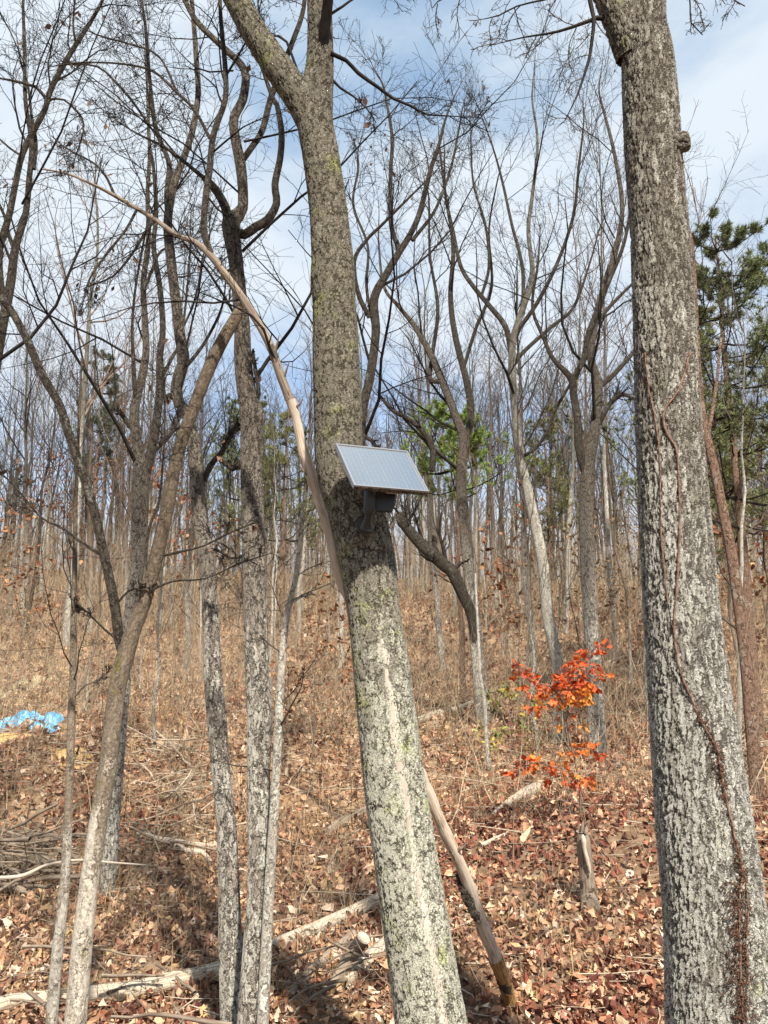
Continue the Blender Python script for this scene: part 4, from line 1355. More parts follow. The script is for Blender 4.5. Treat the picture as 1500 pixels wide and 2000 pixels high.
tall = leafy_sapling('beech_tree', 7.5, 900, [(0.20, 0.095, 0.055), (0.25, 0.12, 0.065), (0.15, 0.07, 0.045)], 0.09, 0.42)
place_px(tall, 140, 36, 1.0, 'tall young tree holding withered brown leaves at the far left', 0.3, 'rusty leaved young trees', 'tree')
r = copy_tree(tall, (0, 0, 0), 0, 1)
place_px(r, 232, 40, 1.1, 'young tree with withered brown leaves just left of the forked tan trunk', 2.1, 'rusty leaved young trees', 'tree')

OLIVE = [(0.20, 0.155, 0.075), (0.26, 0.18, 0.085), (0.17, 0.12, 0.065), (0.24, 0.14, 0.075)]
shrub = leafy_sapling('shrub', 3.2, 520, OLIVE, 0.06, 0.6)
for i in range(34):
    y = 19 + 34 * rng.random()
    x = rng.uniform(-0.52, 0.52) * y
    r = shrub if i == 0 else copy_tree(shrub, (0, 0, 0), 0, 1)
    r.location = (x, y, float(ground_h(x, y)) - 0.02)
    r.rotation_euler = (0, 0, rng.uniform(0, 6.28))
    q = rng.uniform(0.6, 1.3)
    r.scale = (q, q, q)
    tag(r, ('tall' if q > 1.0 else 'low') + ' withered brown shrub ' + where(x, y), 'shrub', 'withered shrubs among the far trunks')

YEL = [(0.40, 0.30, 0.05), (0.25, 0.26, 0.06), (0.14, 0.17, 0.05)]
bush = leafy_sapling('green_bush', 1.5, 260, YEL, 0.08, 0.5)
place_px(bush, 985, 14.6, 0.75, 'low yellow green bush left of the orange sapling', 0.4, None, 'bush')


# ------------------------------------------------------------------ the orange sapling, each leaf an object of its own
def orange_sapling():
    base = ground_pt(1134, 1592)
    D = base[1]
    root = empty('orange_sapling', base, 'small sapling with bright orange red leaves on the slope left of the right trunk', 'sapling')
    stems = [[(1134, 1592, 5), (1132, 1540, 5), (1124, 1490, 4), (1112, 1440, 4), (1108, 1400, 4), (1112, 1365, 3), (1120, 1340, 3)],
             [(1112, 1365, 3), (1128, 1330, 3), (1140, 1300, 2), (1155, 1272, 2), (1176, 1258, 2)],
             [(1110, 1390, 3), (1080, 1345, 3), (1040, 1330, 2), (1015, 1300, 2)],
             [(1110, 1395, 3), (1070, 1375, 2), (1035, 1385, 2)],
             [(1108, 1395, 3), (1140, 1385, 2), (1165, 1340, 2), (1185, 1318, 2)],
             [(1124, 1490, 3), (1090, 1500, 2), (1050, 1490, 2), (1005, 1505, 2)],
             [(1128, 1515, 3), (1115, 1528, 2), (1112, 1540, 2)], [(1128, 1515, 2), (1150, 1520, 2)],
             [(1116, 1460, 3), (1140, 1462, 2), (1170, 1470, 2)]]
    mb = MB()
    for s in stems:
        ls = catmull(stem_path(s, D, rng.uniform(-0.3, 0.3) if s[0][1] < 1590 else 0.0), 0.05)
        tubes(mb, ls[:, :3], ls[:, 3], 6, ref=(0, 1, 0.1))
    mb.obj('stem', M['twig_brown'], root, base)
    cl = [(1160, 1252, 3, 0), (1142, 1276, 8, 0), (1130, 1294, 9, 0), (1120, 1308, 9, 0), (1102, 1320, 9, 0), (1180, 1256, 3, 0), (1180, 1270, 4, 0), (1156, 1304, 9, 0),
          (1098, 1324, 8, 0), (1140, 1330, 12, 0), (1125, 1335, 12, 0), (1160, 1338, 10, 1), (1090, 1350, 12, 1), (1112, 1352, 14, 1), (1135, 1352, 14, 1), (1152, 1350, 10, 1),
          (1074, 1366, 9, 1), (1056, 1374, 8, 1), (1040, 1384, 8, 1), (1095, 1372, 10, 2), (1125, 1370, 11, 2), (1145, 1362, 9, 2), (1016, 1300, 7, 0), (1030, 1316, 8, 0), (1040, 1328, 7, 0),
          (1034, 1348, 6, 0), (1004, 1318, 7, 1), (1056, 1340, 7, 0), (1076, 1344, 8, 0), (1172, 1320, 5, 1), (1186, 1317, 4, 1),
          (1090, 1404, 2, 1), (1118, 1410, 3, 1), (1136, 1414, 2, 2), (1108, 1455, 3, 1), (1112, 1468, 6, 1), (1102, 1480, 6, 2), (1140, 1464, 7, 1),
          (1164, 1460, 5, 1), (1170, 1472, 6, 0), (1004, 1508, 7, 0), (1020, 1492, 5, 0), (1034, 1488, 5, 0), (1046, 1490, 6, 1), (1066, 1492, 6, 1), (1080, 1502, 7, 0), (1092, 1506, 5, 2),
          (1072, 1514, 4, 0), (1108, 1506, 5, 1), (1124, 1516, 7, 2), (1112, 1528, 6, 0), (1138, 1524, 6, 0), (1150, 1526, 6, 1)]
    pal = [(0.52, 0.085, 0.024), (0.60, 0.15, 0.028), (0.64, 0.24, 0.04), (0.36, 0.045, 0.028)]
    mats = []
    for i, c in enumerate(pal):
        mm, g = new_mat('bright_autumn_leaf')
        co = g.n('ShaderNodeTexCoord').outputs['Object']
        cc = g.mix(g.noise(co, 25, 3).outputs[0], tuple(np.array(c) * 0.7), tuple(np.minimum(np.array(c) * 1.25, 0.85)))
        b = g.n('ShaderNodeBsdfPrincipled', {'Base Color': cc, 'Roughness': 0.55, 'Specular IOR Level': 0.25})
        tr = g.n('ShaderNodeBsdfTranslucent', {'Color': cc})
        sh = g.n('ShaderNodeMixShader', {0: 0.3, 1: b.outputs[0], 2: tr.outputs[0]})
        g.n('ShaderNodeOutputMaterial', {'Surface': sh.outputs[0]})
        mats.append(mm)
    meshes = {}
    for i, m in enumerate(mats):
        for j in range(3):
            lb = MB()
            L, w = 0.10, 0.047
            fold, c = rng.uniform(0.004, 0.02), rng.normal() * 0.02
            v = [(0, 0, 0), (0.012, 0.022, fold * .5), (w, 0.045, fold), (0.016, 0.06, fold), (0.024, 0.08, fold + c * .5), (0, L, c), (-0.024, 0.08, fold + c * .5), (-0.016, 0.06, fold), (-w, 0.045, fold), (-0.012, 0.022, fold * .5), (0, 0.055, 0)]
            f = [(10, k, (k + 1) % 10) for k in range(10)]
            lb.add(v, f3=f)
            meshes[i, j] = lb.mesh('leaf', m)
    n = 0
    for x, y, k, ci in cl:
        for _ in range(max(2, int(round(k * 0.72)))):
            if n >= 298: break
            i = ci if rng.random() < 0.62 else int(np.clip(ci + rng.integers(-1, 2), 0, 2)) if rng.random() < 0.85 else 3
            o = link(bpy.data.objects.new('leaf', meshes[i, int(rng.integers(3))]), root)
            p = P(x + rng.normal() * 6.5, y + rng.normal() * 4.5, D + rng.normal() * 0.12)
            o.location = p - base
            o.rotation_euler = (rng.uniform(-1.7, 0.6), rng.uniform(-1.2, 1.2), rng.uniform(0, 6.28))
            q = rng.uniform(0.75, 1.25)
            o.scale = (q * rng.uniform(0.65, 1.05), q, q * rng.uniform(0.6, 1.8))
            n += 1
    fb = MB()
    cc = [(0.50, 0.095, 0.026), (0.58, 0.16, 0.03), (0.62, 0.24, 0.045)]
    for ci in range(3):
        b = np.array([P(x + rng.normal() * 7, y + rng.normal() * 6.5, D + rng.normal() * 0.14) for x, y, k, c in cl if c == ci for _ in range(int(k * 0.5))])
        leaves_at(fb, b, 0.065, [cc[ci], cc[ci], cc[max(0, ci - 1)]], jitter=0.9)
    fo = fb.obj('foliage', M['leaf'], root, base, smooth=False)
    fo['kind'] = 'stuff'


orange_sapling()


# ------------------------------------------------------------------ logs and fallen wood
def log(name, label, pts, mat, group='fallen logs', sides=20, cut_a=False, cut_b=False, cat='log', lift=None, branches=(), on_ground=True, rough=0.08):
    ctrl = []
    for p in pts:
        x, y, w = p[:3]
        if on_ground and (len(p) < 4 or p[3] is None):
            gp = ground_pt(x, y + w * 0.45)
            d = gp[1]
            r = rad(x, y, d, w)
            ctrl.append([gp[0], gp[1], gp[2] + r * 0.85, r])
        else:
            d = p[3]
            ctrl.append([*P(x, y, d), rad(x, y, d, w)])
    ctrl = np.array(ctrl)
    sm = catmull(ctrl, 0.03)
    t = np.arange(len(sm)) * 0.12
    sm[:, 3] *= 1 + rough * 2 * (vnoise(t, t * 0 + rng.uniform(0, 9), 7) - 0.5)
    org = ctrl[len(ctrl) // 2, :3].copy()
    org[2] -= ctrl[len(ctrl) // 2, 3]
    root = empty(name, org, label, cat, group)
    mb = MB()
    tubes(mb, sm[:, :3], sm[:, 3], sides, ref=(0, 0.3, 1) if abs(norm(sm[-1:, :3] - sm[:1, :3])[0][2]) < 0.7 else None, seed_off=rng.uniform(0, 30), cap=not (cut_a or cut_b))
    mb.obj('wood', M[mat], root, org)
    for flag, e, nb in ((cut_a, 0, 1), (cut_b, -1, -2)):
        if not flag: continue
        c, r = sm[e, :3], sm[e, 3]
        d = norm((sm[e, :3] - sm[nb, :3])[None])[0]
        cb = MB()
        tubes(cb, np.array([c - d * 0.004, c + d * 0.002, c + d * 0.004]), np.array([r * 0.99, r * 0.97, r * 0.9]), 24, cap=True)
        cb.obj('cut_end', M['cut_pale' if flag == 'pale' else 'cut_dark'], root, org, smooth=False)
    for br in branches:
        bp = []
        for x, y, w, d in br:
            bp.append([*P(x, y, d), rad(x, y, d, w)])
        bs = catmull(np.array(bp), 0.03)
        mb = MB()
        tubes(mb, bs[:, :3], bs[:, 3], 10, cap=True)
        mb.obj('branch', M['logdark'], root, org)
    return root


M['cut_pale'] = simple('fresh_cut_wood', (0.34, 0.26, 0.18), (0.56, 0.47, 0.36), 40.0, bump=0.002)
M['cut_dark'] = simple('dark_hollow_end', (0.02, 0.015, 0.012), (0.10, 0.07, 0.05), 20.0, bump=0.004)

gl = ground_pt(110, 1975)[1]
log('fallen_log', 'long pale fallen trunk lying from the lower left corner up to the panel trunk',
    [(-60, 1985, 30), (10, 1962, 30), (100, 1952, 31), (170, 1943, 33), (253, 1936, 34), (333, 1919, 34), (427, 1896, 32), (480, 1874, 29), (533, 1850, 28),
     (600, 1822, 27), (667, 1792, 26), (745, 1757, 25), (800, 1735, 20)], 'logwood',
    branches=[[(262, 1940, 12, 7.1), (240, 1975, 13, 6.9), (225, 2010, 12, 6.8)], [(270, 1945, 12, 7.1), (262, 1985, 12, 6.95), (255, 2015, 11, 6.9)],
              [(420, 1905, 14, 7.55), (405, 1935, 12, 7.4), (390, 1965, 10, 7.3)], [(75, 1960, 8, 6.85), (60, 1985, 8, 6.8), (40, 2005, 7, 6.75)]])
log('cut_log', 'short pale cut log with a dark hollow end left of the panel trunk', [(668, 1918, 33), (690, 1900, 33), (720, 1875, 32), (760, 1842, 32)], 'logwood', cut_a='dark')
gs = ground_pt(650, 1940)
log('cut_log', 'stubby log propped up with its pale sawn face showing beside the hollow log',
    [(650, 1925, 22, gs[1]), (668, 1897, 26, gs[1] + 0.05), (692, 1858, 28, gs[1] + 0.08), (710, 1832, 27, gs[1] + 0.02)], 'logdark', cut_b='pale', on_ground=False)
log('thin_log', 'thin grey rotten log lying between the fallen trunk and the cut logs', [(565, 1945, 14), (600, 1905, 18), (645, 1865, 18), (690, 1825, 17)], 'logdark')
log('fallen_branch', 'white bleached branch lying in the gully behind the grey trunk', [(268, 1628, 10), (300, 1638, 11), (340, 1645, 11), (385, 1650, 10), (425, 1655, 9)], 'deadwood', cat='branch')
log('fallen_branch', 'short crooked pale branch just below the white one in the gully', [(345, 1650, 9), (365, 1663, 10), (395, 1665, 10), (412, 1685, 8)], 'deadwood', cat='branch')
log('fallen_bough', 'thick dark brush pile log at the left edge under the slim pole', [(-40, 1690, 22), (20, 1672, 24), (80, 1682, 22), (120, 1690, 16)], 'logdark', cat='branch')
log('fallen_branch', 'pale curved branch arching in front of the left brush pile',
    [(-30, 1715, 6, 8.0), (40, 1711, 7, 8.0), (90, 1690, 6, 8.1), (150, 1680, 5, 8.3), (210, 1684, 4, 8.5), (290, 1690, 3, 8.8)], 'deadwood', cat='branch', on_ground=False, sides=8)
log('fallen_branch', 'dark log at the left edge below the brush pile', [(-40, 1740, 20), (15, 1735, 18), (50, 1742, 12)], 'logdark', cat='branch')
log('fallen_branch', 'long pale log on the slope right of the panel trunk', [(815, 1408, 14), (850, 1395, 14), (890, 1385, 12), (935, 1368, 10)], 'logwood', cat='branch')
log('pale_rotten_log', 'pale yellow rotten log below the orange sapling', [(965, 1592, 12), (990, 1572, 16), (1015, 1556, 20), (1042, 1542, 24), (1052, 1538, 18)], 'deadwood', cat='log')
log('fallen_branch', 'short pale stick on the leaves left of the big right trunk', [(940, 1652, 9), (965, 1641, 9), (990, 1630, 8)], 'deadwood', cat='branch')
log('fallen_branch', 'dark log half hidden behind the left edge of the panel trunk', [(640, 1625, 16), (672, 1605, 20), (705, 1590, 20), (735, 1580, 18)], 'logdark', cat='branch')
log('fallen_branch', 'dark stick at the right edge behind the big trunk', [(1440, 1588, 8), (1480, 1590, 9), (1530, 1592, 8)], 'logdark', cat='branch')
for i, (pts) in enumerate([[(1420, 1440, 6), (1450, 1415, 7), (1490, 1425, 6), (1520, 1440, 5)], [(1430, 1460, 8), (1445, 1490, 8), (1462, 1520, 7)], [(1440, 1410, 5), (1475, 1440, 6), (1500, 1470, 5)]]):
    log('fallen_branch', ['pale curved branch topping the brush pile right of the big trunk', 'pale stick leaning by the right edge of the big trunk',
                          'thin branch crossing the brush pile at the right edge'][i], pts, 'deadwood', cat='branch', sides=8)
st0 = ground_pt(1150, 1765)[1]
stump = log('rotten_stump', 'ragged weathered stump with a pale split face left of the right trunk',
            [(1154, 1772, 40), (1150, 1755, 32, st0), (1147, 1720, 28, st0), (1142, 1670, 27, st0), (1140, 1645, 24, st0), (1138, 1628, 19, st0)], 'upper_wood', cat='stump', group=None, rough=0.25)
for k, (x, h, w) in enumerate([(1130, 1608, 7), (1137, 1602, 9), (1144, 1612, 8), (1149, 1622, 6), (1127, 1622, 6)]):
    sp = np.array([[*P(x, 1625, st0 - 0.03 * (k % 3)), rad(x, 1625, st0, w)], [*P(x + 1, (1625 + h) / 2, st0 - 0.03 * (k % 3)), rad(x, 1625, st0, w * 0.8)], [*P(x + 2, h, st0 - 0.02 * (k % 2)), rad(x, 1625, st0, w * 0.15)]])
    mb = MB()
    ss = catmull(sp, 0.03)
    tubes(mb, ss[:, :3], ss[:, 3], 6)
    mb.obj('splinter', M['logdark'], stump, stump.location)
st = ground_pt(1150, 1765)[1]
log('split_wood', 'pale jagged strip of split wood on the front of the ragged stump', [(1153, 1706, 4, st - 0.10), (1149, 1685, 8, st - 0.10), (1142, 1660, 7, st - 0.10), (1140, 1640, 9, st - 0.10), (1138, 1630, 3, st - 0.09)], 'deadwood', cat='splinter', group=None, on_ground=False, sides=8)


# ------------------------------------------------------------------ blue tarp and bare earth at the left
def tarp():
    m, g = new_mat('blue_tarpaulin')
    co = g.n('ShaderNodeTexCoord').outputs['Object']
    nz = g.noise(co, 6.0, 5.0, 0.6).outputs[0]
    mat = finish(g, m, g.mix(g.step(nz, 0.4, 0.6), (0.07, 0.24, 0.40), (0.20, 0.48, 0.66)), 0.3, 0.5)
    base = ground_pt(50, 1425)
    nu, nv = 110, 30
    U, V = np.meshgrid(np.linspace(0, 1, nu), np.linspace(0, 1, nv), indexing='ij')
    a, b = ground_pt(-40, 1428), ground_pt(122, 1424)
    X = a[0] + (b[0] - a[0]) * U
    Y = a[1] + (b[1] - a[1]) * U + (V - 0.5) * 0.9
    hump = np.exp(-((U - 0.55) / 0.14) ** 2) * 0.17 + np.exp(-((U - 0.32) / 0.1) ** 2) * 0.11 + np.exp(-((U - 0.86) / 0.1) ** 2) * 0.14 + 0.05
    Z = ground_h(X, Y) + 0.02 + hump * np.sin(np.pi * V) + (0.16 * (vnoise(X * 7, Y * 7 + 5, 8) - 0.5) + 0.13 * (vnoise(X * 17, Y * 17, 9) - 0.5) - 0.05) * np.sin(np.pi * V) ** 0.5
    Y = Y + 0.10 * (vnoise(X * 6, V * 5, 3) - 0.5)
    v = np.stack([X, Y, Z], -1)
    idx = np.arange(nu * nv).reshape(nu, nv)
    q = np.stack([idx[:-1, :-1], idx[1:, :-1], idx[1:, 1:], idx[:-1, 1:]], -1).reshape(-1, 4)
    o = MB().add(v, f4=q).obj('tarp', mat, None, base, smooth=False)
    o.location = base
    tag(o, 'crumpled blue tarp lying on the slope at the left edge', 'tarp')


tarp()


def earth_patch(px0, px1, py, depth, label, seed, cols):
    a, b = ground_pt(px0, py), ground_pt(px1, py)
    m, g = new_mat('bare_clay')
    co = g.n('ShaderNodeTexCoord').outputs['Object']
    nz = g.noise(co, 4.0, 7.0, 0.7).outputs[0]
    mat = finish(g, m, g.mix(g.step(nz, 0.35, 0.65), *cols), 0.95, 0.1, nz, 0.05)
    nu, nv = 44, 22
    U, V = np.meshgrid(np.linspace(-1, 1, nu), np.linspace(-1, 1, nv), indexing='ij')
    ang = np.arctan2(V, U)
    rr = np.sqrt(U ** 2 + V ** 2)
    X = (a[0] + b[0]) / 2 + U * (b[0] - a[0]) / 2 * (0.8 + 0.4 * vnoise(V * 3 + seed, U * 0 + 1, 6))
    Y = (a[1] + b[1]) / 2 + V * depth * (0.7 + 0.6 * vnoise(U * 3 + seed, V * 0, 5))
    Z = ground_h(X, Y) + np.clip(1 - rr, -0.4, 1) * 0.12 - 0.035 + 0.14 * (vnoise(X * 5, Y * 5, 7) - 0.5)
    v = np.stack([X, Y, Z], -1)
    idx = np.arange(nu * nv).reshape(nu, nv)
    q = np.stack([idx[:-1, :-1], idx[1:, :-1], idx[1:, 1:], idx[:-1, 1:]], -1).reshape(-1, 4)
    o = MB().add(v, f4=q).obj('earth_bank', mat)
    tag(o, label, 'earth', kind='structure')


CLAY = ((0.42, 0.25, 0.10), (0.58, 0.40, 0.18))
earth_patch(-30, 60, 1450, 0.45, 'bare orange clay under the blue tarp', 1.0, CLAY)
earth_patch(85, 190, 1480, 0.5, 'bare orange clay bank right of the blue tarp', 4.0, CLAY)
earth_patch(-20, 100, 1338, 0.9, 'pale straw coloured clearing on the slope at the left', 7.0, ((0.32, 0.25, 0.14), (0.46, 0.38, 0.23)))
earth_patch(240, 330, 1400, 0.8, 'pale dry clearing behind the forked tan trunk', 9.0, ((0.28, 0.19, 0.105), (0.42, 0.32, 0.19)))


# ------------------------------------------------------------------ leaf litter
LITTER = np.array([(0.514, 0.342, 0.213), (0.435, 0.254, 0.146), (0.617, 0.471, 0.342), (0.357, 0.19, 0.108), (0.254, 0.129, 0.08), (0.406, 0.239, 0.14), (0.179, 0.091, 0.06), (0.113, 0.058, 0.043), (0.456, 0.31, 0.164), (0.292, 0.154, 0.094)])
REDDER = np.array([(0.46, 0.245, 0.143), (0.28, 0.11, 0.063), (0.2, 0.067, 0.042), (0.13, 0.044, 0.03), (0.58, 0.384, 0.244), (0.36, 0.158, 0.092), (0.09, 0.035, 0.025)])


def litter():
    mb = MB()
    for y0, y1, dens, size in ((4.6, 8.5, 800, 0.056), (8.5, 13, 480, 0.062), (13, 22, 190, 0.085), (22, 48, 42, 0.14)):
        area = 0.5 * 1.16 * (y1 ** 2 - y0 ** 2) + 1.2 * (y1 - y0)
        n = int(area * dens)
        y = np.sqrt(rng.uniform(y0 ** 2, y1 ** 2, n))
        x = rng.uniform(-1, 1, n) * (0.58 * y + 0.6)
        clump = vnoise(x / 0.5, y / 0.5, 12)
        keep = rng.random(n) < 0.35 + 0.9 * clump
        x, y = x[keep], y[keep]
        z = ground_h(x, y) + rng.uniform(0.0, 0.05, len(x)) * (0.4 + vnoise(x / 0.3, y / 0.3, 13))
        red = vnoise(x / 1.6, y / 1.6, 14) + 0.34 * np.clip(x / 1.5, 0, 1) + rng.normal(size=len(x)) * 0.17 > 0.70
        for msk, pal in ((red, REDDER), (~red, LITTER)):
            leaves_at(mb, np.stack([x[msk], y[msk], z[msk]], 1), size, pal, jitter=1.0, curl=0.5)
    o = mb.obj('leaf_litter', M['leaf'], smooth=False)
    tag(o, 'brown and pinkish fallen leaves carpeting the slope', 'leaves', kind='stuff')


litter()


def big_leaves():
    """The largest fallen leaves in view, each one its own piece of the ground."""
    outline = [(0, 0), (.10, .10), (.20, .16), (.13, .27), (.33, .36), (.20, .47), (.36, .60), (.19, .66), (.24, .82), (.08, .86), (0, 1.0)]
    ring = outline + [(-x, y) for x, y in outline[-2:0:-1]]
    mats, meshes = [], []
    for c in [(0.50, 0.37, 0.26), (0.56, 0.43, 0.33), (0.40, 0.24, 0.15), (0.27, 0.12, 0.085), (0.45, 0.33, 0.15)]:
        mm, g = new_mat('fallen_oak_leaf')
        co = g.n('ShaderNodeTexCoord').outputs['Object']
        mats.append(finish(g, mm, g.mix(g.noise(co, 22, 5).outputs[0], tuple(np.array(c) * 0.6), tuple(np.array(c) * 1.25)), 0.65, 0.25))
    for m in mats:
        for _ in range(3):
            k1, k2, k3 = rng.normal() * 0.35, rng.uniform(-0.2, 0.7), rng.normal() * 0.3
            v = [(x, y, 0.55 * abs(x) * k2 * 2 + k1 * (y - 0.5) ** 2 + k3 * x * y) for x, y in ring + [(0, 0.3), (0, 0.7)]]
            n = len(ring)
            f = []
            for i in range(n):
                j = (i + 1) % n
                mid = (ring[i][1] + ring[j][1]) / 2
                f.append((n if mid < 0.5 else n + 1, i, j))
            lb = MB()
            lb.add(v, f3=f)
            meshes.append(lb.mesh('fallen_leaf', m, smooth=False))
    for _ in range(290):
        y = math.sqrt(rng.uniform(5.6 ** 2, 8.6 ** 2))
        x = rng.uniform(-0.48, 0.5) * y
        o = link(bpy.data.objects.new('fallen_leaf', meshes[int(rng.integers(len(meshes)))]), GROUND)
        o.location = (x, y, float(ground_h(x, y)) + rng.uniform(0.03, 0.06))
        o.rotation_euler = (rng.normal() * 0.5 + 0.25, rng.normal() * 0.5, rng.uniform(0, 6.28))
        s = rng.uniform(0.07, 0.125)
        o.scale = (s, s, s)


big_leaves()


# ------------------------------------------------------------------ dry grass, weed stalks and low brush
def ribbons(mb, x, y, h, lean, w, cols):
    n = len(x)
    z = ground_h(x, y)
    a = rng.uniform(0, 6.28, n)
    ln = np.abs(rng.normal(size=n)) * lean
    dx, dy = np.cos(a) * ln, np.sin(a) * ln
    s = np.stack([np.cos(a + 1.57), np.sin(a + 1.57), np.zeros(n)], 1)
    s[:, 0] += 0.6
    s = norm(s)
    rows = []
    for t, ww in ((0, 1), (0.4, 0.8), (0.75, 0.55), (1, 0.15)):
        c = np.stack([x + dx * h * t ** 1.8, y + dy * h * t ** 1.8, z - 0.02 + h * t * (1 - 0.25 * ln * t)], 1)
        rows += [c - s * (w * ww)[:, None], c + s * (w * ww)[:, None]]
    v = np.stack(rows, 1)
    i = np.arange(n)[:, None] * 8
    q = np.concatenate([i + np.array([0, 1, 3, 2]), i + np.array([2, 3, 5, 4]), i + np.array([4, 5, 7, 6])])
    cols = np.asarray(cols)
    c = cols[rng.integers(len(cols), size=n)] * rng.uniform(0.6, 1.35, (n, 1))
    mb.add(v.reshape(-1, 3), f4=q, col=np.repeat(c, 8, 0))


STRAW = [(0.52, 0.30, 0.14), (0.46, 0.25, 0.12), (0.52, 0.38, 0.20), (0.60, 0.46, 0.27), (0.42, 0.29, 0.15), (0.34, 0.22, 0.12), (0.33, 0.27, 0.12)]


def dry_grass():
    mb = MB()
    for y0, y1, dens, hh, w in ((6.5, 11, 110, 0.28, 0.0025), (11, 18, 100, 0.40, 0.0035), (18, 32, 36, 0.55, 0.006), (32, 62, 9, 0.85, 0.012)):
        area = 0.5 * 1.16 * (y1 ** 2 - y0 ** 2)
        n = int(area * dens)
        y = np.sqrt(rng.uniform(y0 ** 2, y1 ** 2, n))
        x = rng.uniform(-0.58, 0.58, n) * y
        c = vnoise(x / 1.3, y / 1.6, 21) * 0.6 + vnoise(x / 0.4, y / 0.4, 22) * 0.4
        bare = np.exp(-((x - 2.3) / 1.7) ** 2 - ((y - 8.6) / 1.7) ** 2)
        keep = rng.random(n) < np.clip((c - 0.32) * 3.2, 0.03, 1) * (1 - 0.85 * bare)
        x, y = x[keep], y[keep]
        ribbons(mb, x, y, hh * rng.uniform(0.3, 1.3, len(x)), 1.0, w * rng.uniform(0.6, 1.4, len(x)), STRAW)
    o = mb.obj('dry_grass', M['grass'], smooth=False)
    tag(o, 'straw coloured dry grass and weed stalks scattered over the slope', 'grass', kind='stuff')


dry_grass()


def brush():
    """Leafless understory stems and weeds standing all over the slope."""
    mb = MB()
    for y0, y1, n, hh, r in ((6.6, 14, 1500, 0.6, 0.0022), (8.5, 18, 330, 1.7, 0.0055), (14, 24, 1900, 1.8, 0.005), (24, 40, 2100, 3.0, 0.008), (40, 72, 2500, 4.6, 0.012)):
        y = np.sqrt(rng.uniform(y0 ** 2, y1 ** 2, n))
        x = rng.uniform(-0.58, 0.58, n) * y
        h = hh * rng.uniform(0.4, 1.5, n)
        d = norm(np.stack([rng.normal(size=n) * 0.42, rng.normal(size=n) * 0.30, np.ones(n)], 1))
        P0 = np.empty((n, 6, 3))
        P0[:, 0] = np.stack([x, y, ground_h(x, y) - 0.05], 1)
        for j in range(1, 6):
            d = norm(d + rng.normal(size=(n, 3)) * 0.17)
            P0[:, j] = P0[:, j - 1] + d * (h / 5)[:, None]
        R0 = r * rng.uniform(0.6, 1.4, (n, 1)) * np.linspace(1, 0.4, 6)[None]
        tubes(mb, P0, R0, 3)
        P1, R1 = grow(P0, R0, 5, t0=0.2, ang=52, lr=0.5, rr=0.6, up=0.08, wig=0.16, n=4, rmin=r * 0.35)
        tubes(mb, P1, R1, 3)
    o = mb.obj('undergrowth', M['twig_brush'], smooth=True)
    tag(o, 'thin leafless brush and weed stems standing over the slope', 'brush', kind='stuff')


M['twig_brush'] = simple('brush_stem_bark', (0.10, 0.07, 0.05), (0.46, 0.37, 0.25), 2.4, bump=0)
brush()


def far_wood():
    """Trees up by the skyline that run together into one mass."""
    mb = MB()
    n = 420
    y = rng.uniform(46, 84, n)
    x = rng.uniform(-0.62, 0.62, n) * y
    H = rng.uniform(6, 14, n)
    d = norm(np.stack([rng.normal(size=n) * 0.05, rng.normal(size=n) * 0.05, np.ones(n)], 1))
    P0 = np.empty((n, 8, 3))
    P0[:, 0] = np.stack([x, y, ground_h(x, y) - 0.2], 1)
    for j in range(1, 8):
        d = norm(d + rng.normal(size=(n, 3)) * 0.035)
        P0[:, j] = P0[:, j - 1] + d * (H / 7)[:, None]
    R0 = rng.uniform(0.05, 0.16, (n, 1)) * np.linspace(1, 0.2, 8)[None]
    tubes(mb, P0, R0, 5)
    P1, R1 = grow(P0, R0, 9, t0=0.3, ang=38, lr=0.36, rr=0.5, up=0.12, wig=0.13, n=6, rmin=0.014)
    tubes(mb, P1, R1, 3)
    P2, R2 = grow(P1, R1, 5, t0=0.2, ang=40, lr=0.45, rr=0.6, up=0.1, wig=0.15, n=4, rmin=0.010)
    tubes(mb, P2, R2, 3)
    o = mb.obj('distant_wood', M['twig_grey'])
    tag(o, 'bare wood running together along the skyline of the hill', 'wood', kind='stuff')


far_wood()


def forest_sticks():
    """Small sticks and broken twigs lying over the leaves."""
    mb = MB()
    n = 1500
    y = np.sqrt(rng.uniform(5.5 ** 2, 20 ** 2, n))
    x = rng.uniform(-0.55, 0.55, n) * y
    a = rng.uniform(0, 6.28, n)
    L = rng.uniform(0.12, 0.8, n) * (0.6 + y / 16)
    d = np.stack([np.cos(a), np.sin(a), rng.normal(size=n) * 0.10], 1)
    P0 = np.empty((n, 5, 3))
    p = np.stack([x, y, ground_h(x, y) + 0.045], 1)
    for j in range(5):
        P0[:, j] = p
        d = norm(d + rng.normal(size=(n, 3)) * [0.15, 0.15, 0.04])
        p = p + d * (L / 4)[:, None]
        p[:, 2] = np.maximum(p[:, 2], ground_h(p[:, 0], p[:, 1]) + 0.02)
    R0 = rng.uniform(0.002, 0.008, (n, 1)) * (0.6 + y[:, None] / 18) * np.linspace(1, 0.6, 5)[None]
    tubes(mb, P0, R0, 4)
    o = mb.obj('fallen_twigs', M['stick'])
    tag(o, 'small pale and dark twigs lying over the fallen leaves', 'twigs', kind='stuff')


M['stick'] = simple('fallen_twig_bark', (0.12, 0.085, 0.06), (0.50, 0.41, 0.30), 0.9, bump=0)
forest_sticks()


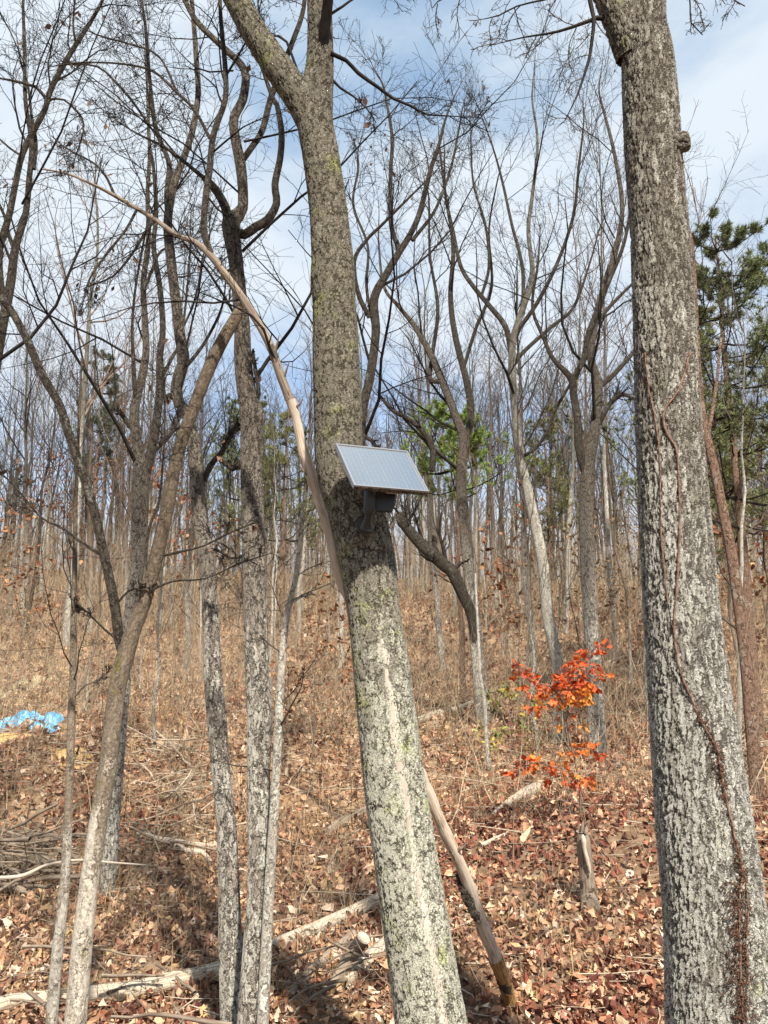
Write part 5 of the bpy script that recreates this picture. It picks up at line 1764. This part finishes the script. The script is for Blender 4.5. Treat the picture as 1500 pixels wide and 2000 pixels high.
def brush_pile(name, label, spots, n, lo, hi, r, pale):
    """A tangle of dead branches heaped on the ground."""
    mb = MB()
    for (px0, px1, py) in spots:
        a, b = ground_pt(px0, py), ground_pt(px1, py)
        t = rng.random(n)
        c = a[None] * (1 - t[:, None]) + b[None] * t[:, None]
        c[:, 1] += rng.normal(size=n) * 0.35
        c[:, 2] = ground_h(c[:, 0], c[:, 1]) + rng.uniform(0.0, 0.28, n)
        az = rng.normal(size=n) * 0.7 + (rng.random(n) < 0.5) * math.pi
        d = norm(np.stack([np.cos(az), np.sin(az) * 0.8, rng.normal(size=n) * 0.28], 1))
        L = rng.uniform(lo, hi, n)
        Q = np.empty((n, 7, 3))
        p = c - d * (L / 2)[:, None]
        for j in range(7):
            Q[:, j] = p
            d = norm(d + rng.normal(size=(n, 3)) * 0.13)
            p = p + d * (L / 6)[:, None]
        Q[..., 2] = np.maximum(Q[..., 2], ground_h(Q[..., 0], Q[..., 1]) + 0.01)
        Rr = rng.uniform(0.25, 1.0, (n, 1)) ** 2 * r * np.linspace(1, 0.45, 7)[None] + 0.002
        tubes(mb, Q, Rr, 6)
        Q2, R2 = grow(Q, Rr, 4, t0=0.2, ang=45, lr=0.45, rr=0.5, up=0.0, wig=0.2, n=5, rmin=0.002)
        tubes(mb, Q2, R2, 3)
    o = mb.obj(name, M['logdark' if not pale else 'stick'])
    return tag(o, label, 'brush', kind='stuff')


brush_pile('brush_pile', 'dark tangle of dead branches heaped at the lower left edge', [(-40, 120, 1690), (-40, 100, 1730)], 26, 0.5, 1.8, 0.030, False)
brush_pile('brush_pile', 'pale twiggy dead branches tangled in the gully behind the forked tan trunk', [(250, 420, 1640), (280, 420, 1560), (290, 400, 1490)], 18, 0.4, 1.7, 0.020, True)
brush_pile('brush_pile', 'pale heap of dead branches at the right edge behind the big trunk', [(1430, 1520, 1430), (1430, 1520, 1480)], 20, 0.5, 1.5, 0.022, True)
brush_pile('brush_pile', 'loose dead sticks below the fallen log in the lower left', [(-20, 420, 1985), (540, 760, 1960)], 12, 0.3, 1.0, 0.016, False)


def bare_strip():
    """Pale smooth streak running down the front of the oak where bark is worn off."""
    skin = surface_of(main_tree)
    pts = catmull(np.array([(742, 1235, 0), (752, 1290, 0), (764, 1380, 0), (778, 1470, 0), (792, 1560, 0), (803, 1640, 0), (816, 1720, 0), (832, 1800, 0), (848, 1880, 0), (862, 1960, 0), (872, 2030, 0)], float), 6.0)
    n, k = len(pts), 7
    V = np.zeros((n, k, 3))
    q = np.arange(n)
    half = 9 + 7 * (vnoise(q * 0.09, q * 0, 4) - 0.5) + 5 * (vnoise(q * 0.3, q * 0 + 5, 4) - 0.5)
    half *= np.clip(np.minimum(q, n - 1 - q * 0.4) / 8, 0.15, 1)
    for i in range(n):
        for j in range(k):
            u = j / (k - 1) * 2 - 1
            d = ray(pts[i, 0] + u * half[i], pts[i, 1])
            d = d / np.linalg.norm(d)
            h = skin.ray_cast(Vector(EYE), Vector(d))
            V[i, j] = np.array(h[0]) + np.array(h[1]) * (0.0075 * (1 - u * u) - 0.002)
    idx = np.arange(n * k).reshape(n, k)
    f = np.stack([idx[:-1, :-1], idx[1:, :-1], idx[1:, 1:], idx[:-1, 1:]], -1).reshape(-1, 4)
    mb = MB()
    mb.add(V, f4=f[:, ::-1])
    o = mb.obj('bare_strip', M['strip'], main_tree, main_tree.location)
    o['label'] = 'pale smooth streak worn down the front of the trunk'


M['strip'] = simple('worn_pale_bark', (0.34, 0.29, 0.235), (0.50, 0.45, 0.375), 16.0, bump=0.01, stretch=(1, 1, 0.3))
bare_strip()
